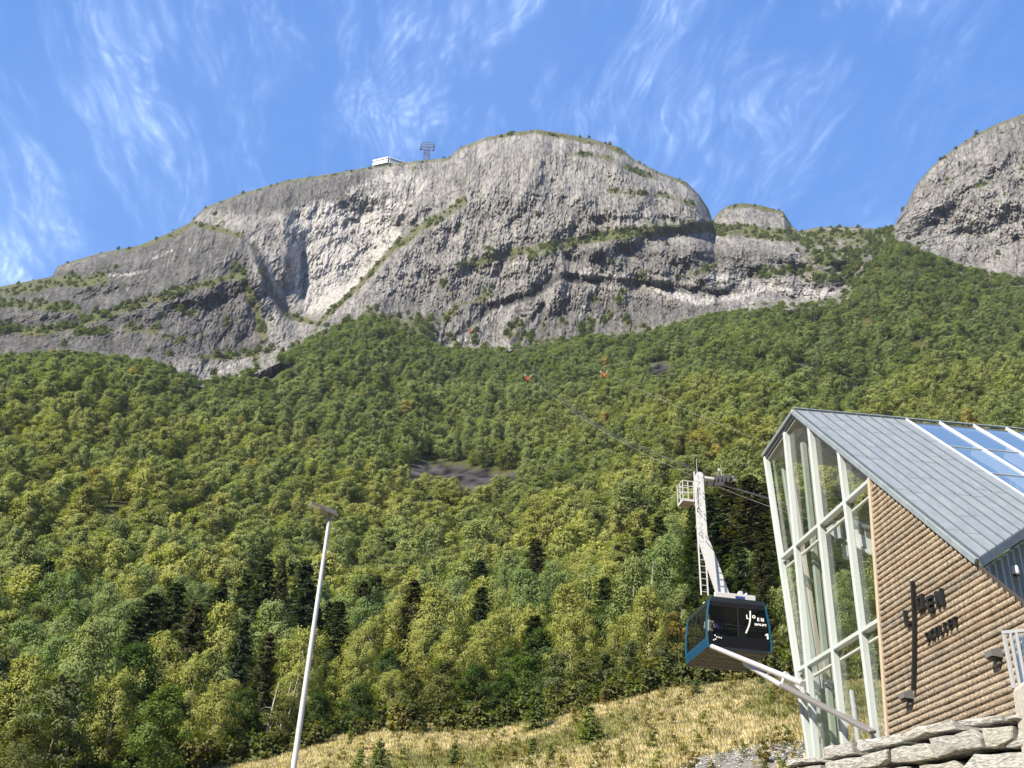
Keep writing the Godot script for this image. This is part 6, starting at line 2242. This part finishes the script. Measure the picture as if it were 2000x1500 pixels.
func build_materials() -> void:
	var cells := noise(FastNoiseLite.TYPE_SIMPLEX_SMOOTH, 0.02, 5, 801, 0.6)
	mat("cliff", Color.WHITE, 0.9).metallic_specular = 0.25
	var rocks := noise(FastNoiseLite.TYPE_CELLULAR, 0.035, 3, 808, 0.6)
	rocks.cellular_return_type = FastNoiseLite.RETURN_CELL_VALUE
	relief(mats.cliff, tex(rocks, [[0.0, grey(0)], [1.0, grey(1)]], 1024), 260.0)
	over(mats.cliff, tex(cells, [[0.0, grey(0.62)], [0.45, grey(0.86)], [1.0, grey(1.0)]], 1024), Vector3.ONE / 55.0)
	mat("soil", Color.WHITE, 0.95).metallic_specular = 0.2
	over(mats.soil, tex(noise(FastNoiseLite.TYPE_SIMPLEX, 0.09, 4, 802, 0.65), [[0.0, grey(0.6)], [1.0, grey(1.0)]]), Vector3.ONE / 2.5)
	mat("bark", Color.WHITE, 0.9)
	mat("forest_bark", lin(0.12, 0.12, 0.11), 0.9)
	mat("stone_far", Color.WHITE, 0.85)
	mat("dark_wood", Color.WHITE, 0.8)
	# weathered logs: bark flecks and knots stretched along the log
	var knots := noise(FastNoiseLite.TYPE_SIMPLEX, 0.03, 4, 803, 0.65)
	mat("log", lin(0.5, 0.465, 0.415), 0.8).metallic_specular = 0.3
	over(mats.log, tex(knots, [[0.0, Color(0.36, 0.34, 0.33)], [0.35, Color(0.58, 0.56, 0.55)], [0.5, Color(0.74, 0.7, 0.66)], [0.62, Color(0.82, 0.78, 0.72)], [0.74, Color(0.98, 0.93, 0.84)], [1.0, Color(1, 0.98, 0.92)]], 1024), Vector3(0.5, 1.1, 0.3))
	relief(mats.log, mats.log.albedo_texture, 0.5)
	# split gneiss: long pale and grey bands
	var bands := noise(FastNoiseLite.TYPE_SIMPLEX, 0.02, 5, 804, 0.62)
	mat("stone", lin(0.56, 0.565, 0.555), 0.8).metallic_specular = 0.35
	over(mats.stone, tex(bands, [[0.0, grey(0.42)], [0.3, grey(0.62)], [0.42, grey(0.84)], [0.55, grey(0.7)], [0.66, grey(0.93)], [1.0, grey(1.0)]], 1024), Vector3(0.28, 1.3, 0.28))
	relief(mats.stone, mats.stone.albedo_texture, 2.2)
	mat("concrete", Color.WHITE, 0.85)
	over(mats.concrete, tex(noise(FastNoiseLite.TYPE_SIMPLEX, 0.02, 5, 805), [[0.0, grey(0.8)], [1.0, grey(1.0)]]), Vector3.ONE)
	mat("painted", Color.WHITE, 0.5)
	mat("alu", Color.WHITE, 0.4)
	mat("galvanised", Color.WHITE, 0.5, 0.3)
	mat("dark_metal", Color.WHITE, 0.6)
	# weathered zinc: cloudy grey-blue with faint runs
	mat("zinc", lin(0.28, 0.31, 0.335), 0.55, 0.15)
	over(mats.zinc, tex(noise(FastNoiseLite.TYPE_SIMPLEX_SMOOTH, 0.012, 5, 806, 0.55), [[0.0, Color(0.82, 0.84, 0.86)], [0.5, Color(0.91, 0.92, 0.93)], [1.0, Color(1, 1, 1)]]), Vector3(0.7, 0.35, 0.7))
	mat("zinc_wall", lin(0.42, 0.47, 0.49), 0.6)
	glass("pane", Color(0.3, 0.36, 0.33), 0.06)
	mats.pane.metallic_specular = 0.5
	glass("roof_glass", Color(0.45, 0.58, 0.72), 0.34)
	glass("car_pane", Color(0.03, 0.035, 0.05), 0.42)
	mat("letter", lin(0.012, 0.012, 0.014), 0.5)
	mat("cloth", Color.WHITE, 0.85)
	mat("cable", Color.WHITE, 0.5)
	mat("dark_paint", Color.WHITE, 0.6)
	mat("white_paint", Color.WHITE, 0.4)
	mat("car_dark", Color.WHITE, 0.25)
	mat("car_blue", Color.WHITE, 0.28, 0.35)
	mat("car_gloss", Color.WHITE, 0.12)
	mat("print", Color.WHITE, 0.5)

func _ready() -> void:
	# camera: pitched up 30 degrees and held 3 degrees out of level
	var cam := Camera3D.new()
	cam.name = "camera"
	cam.fov = 40.19
	cam.near = 0.1
	cam.far = 12000.0
	var p := deg_to_rad(30.04)
	var f := Vector3(0, sin(p), -cos(p))
	var u0 := Vector3(0, cos(p), sin(p))
	var roll := deg_to_rad(3.072)
	var right := Vector3.RIGHT * cos(roll) + u0 * sin(roll)
	var up := u0 * cos(roll) - Vector3.RIGHT * sin(roll)
	add_child(cam)
	cam.transform = Transform3D(Basis(right, up, -f), EYE)
	cam.current = true
	# sky
	var sky_m := ProceduralSkyMaterial.new()
	sky_m.sky_top_color = lin(0.034, 0.106, 0.31)
	sky_m.sky_horizon_color = lin(0.135, 0.28, 0.56)
	sky_m.sky_curve = 0.42
	sky_m.ground_bottom_color = lin(0.03, 0.035, 0.02)
	sky_m.ground_horizon_color = lin(0.07, 0.09, 0.09)
	sky_m.sun_angle_max = 25.0
	sky_m.sun_curve = 0.1
	sky_m.sky_cover = cirrus()
	sky_m.sky_cover_modulate = Color(0.72, 0.75, 0.78, 1.0)
	var sky := Sky.new()
	sky.sky_material = sky_m
	var env := Environment.new()
	env.background_mode = Environment.BG_SKY
	env.sky = sky
	env.ambient_light_source = Environment.AMBIENT_SOURCE_SKY
	env.tonemap_mode = Environment.TONE_MAPPER_LINEAR
	env.tonemap_exposure = 2.3
	env.fog_enabled = true
	env.fog_light_color = Color(0.85, 0.9, 1.0)
	env.fog_density = 0.00006
	env.sdfgi_enabled = true
	env.ssao_enabled = true
	env.ssil_enabled = true
	var we := WorldEnvironment.new()
	we.name = "environment"
	we.environment = env
	add_child(we)
	# sun: high over the photographer's left shoulder
	var sun := DirectionalLight3D.new()
	sun.name = "sun"
	sun.light_energy = 1.6
	sun.light_color = Color(1.0, 0.95, 0.87)
	sun.light_angular_distance = 0.5
	sun.shadow_enabled = true
	add_child(sun)
	sun.look_at_from_position(Vector3(-0.57, 0.64, 0.52) * 10.0, Vector3.ZERO, Vector3.UP)
	# the place
	bump.noise_type = FastNoiseLite.TYPE_SIMPLEX_SMOOTH
	bump.frequency = 0.012
	bump.fractal_octaves = 3
	bump.seed = 2
	build_materials()
	survey()
	build_mountain()
	build_hillside()
	build_station()
	build_guide_rail()
	build_cable_car()
	build_lamp_post()
	build_cables()
	build_summit()
	build_plants()
	build_meadow()
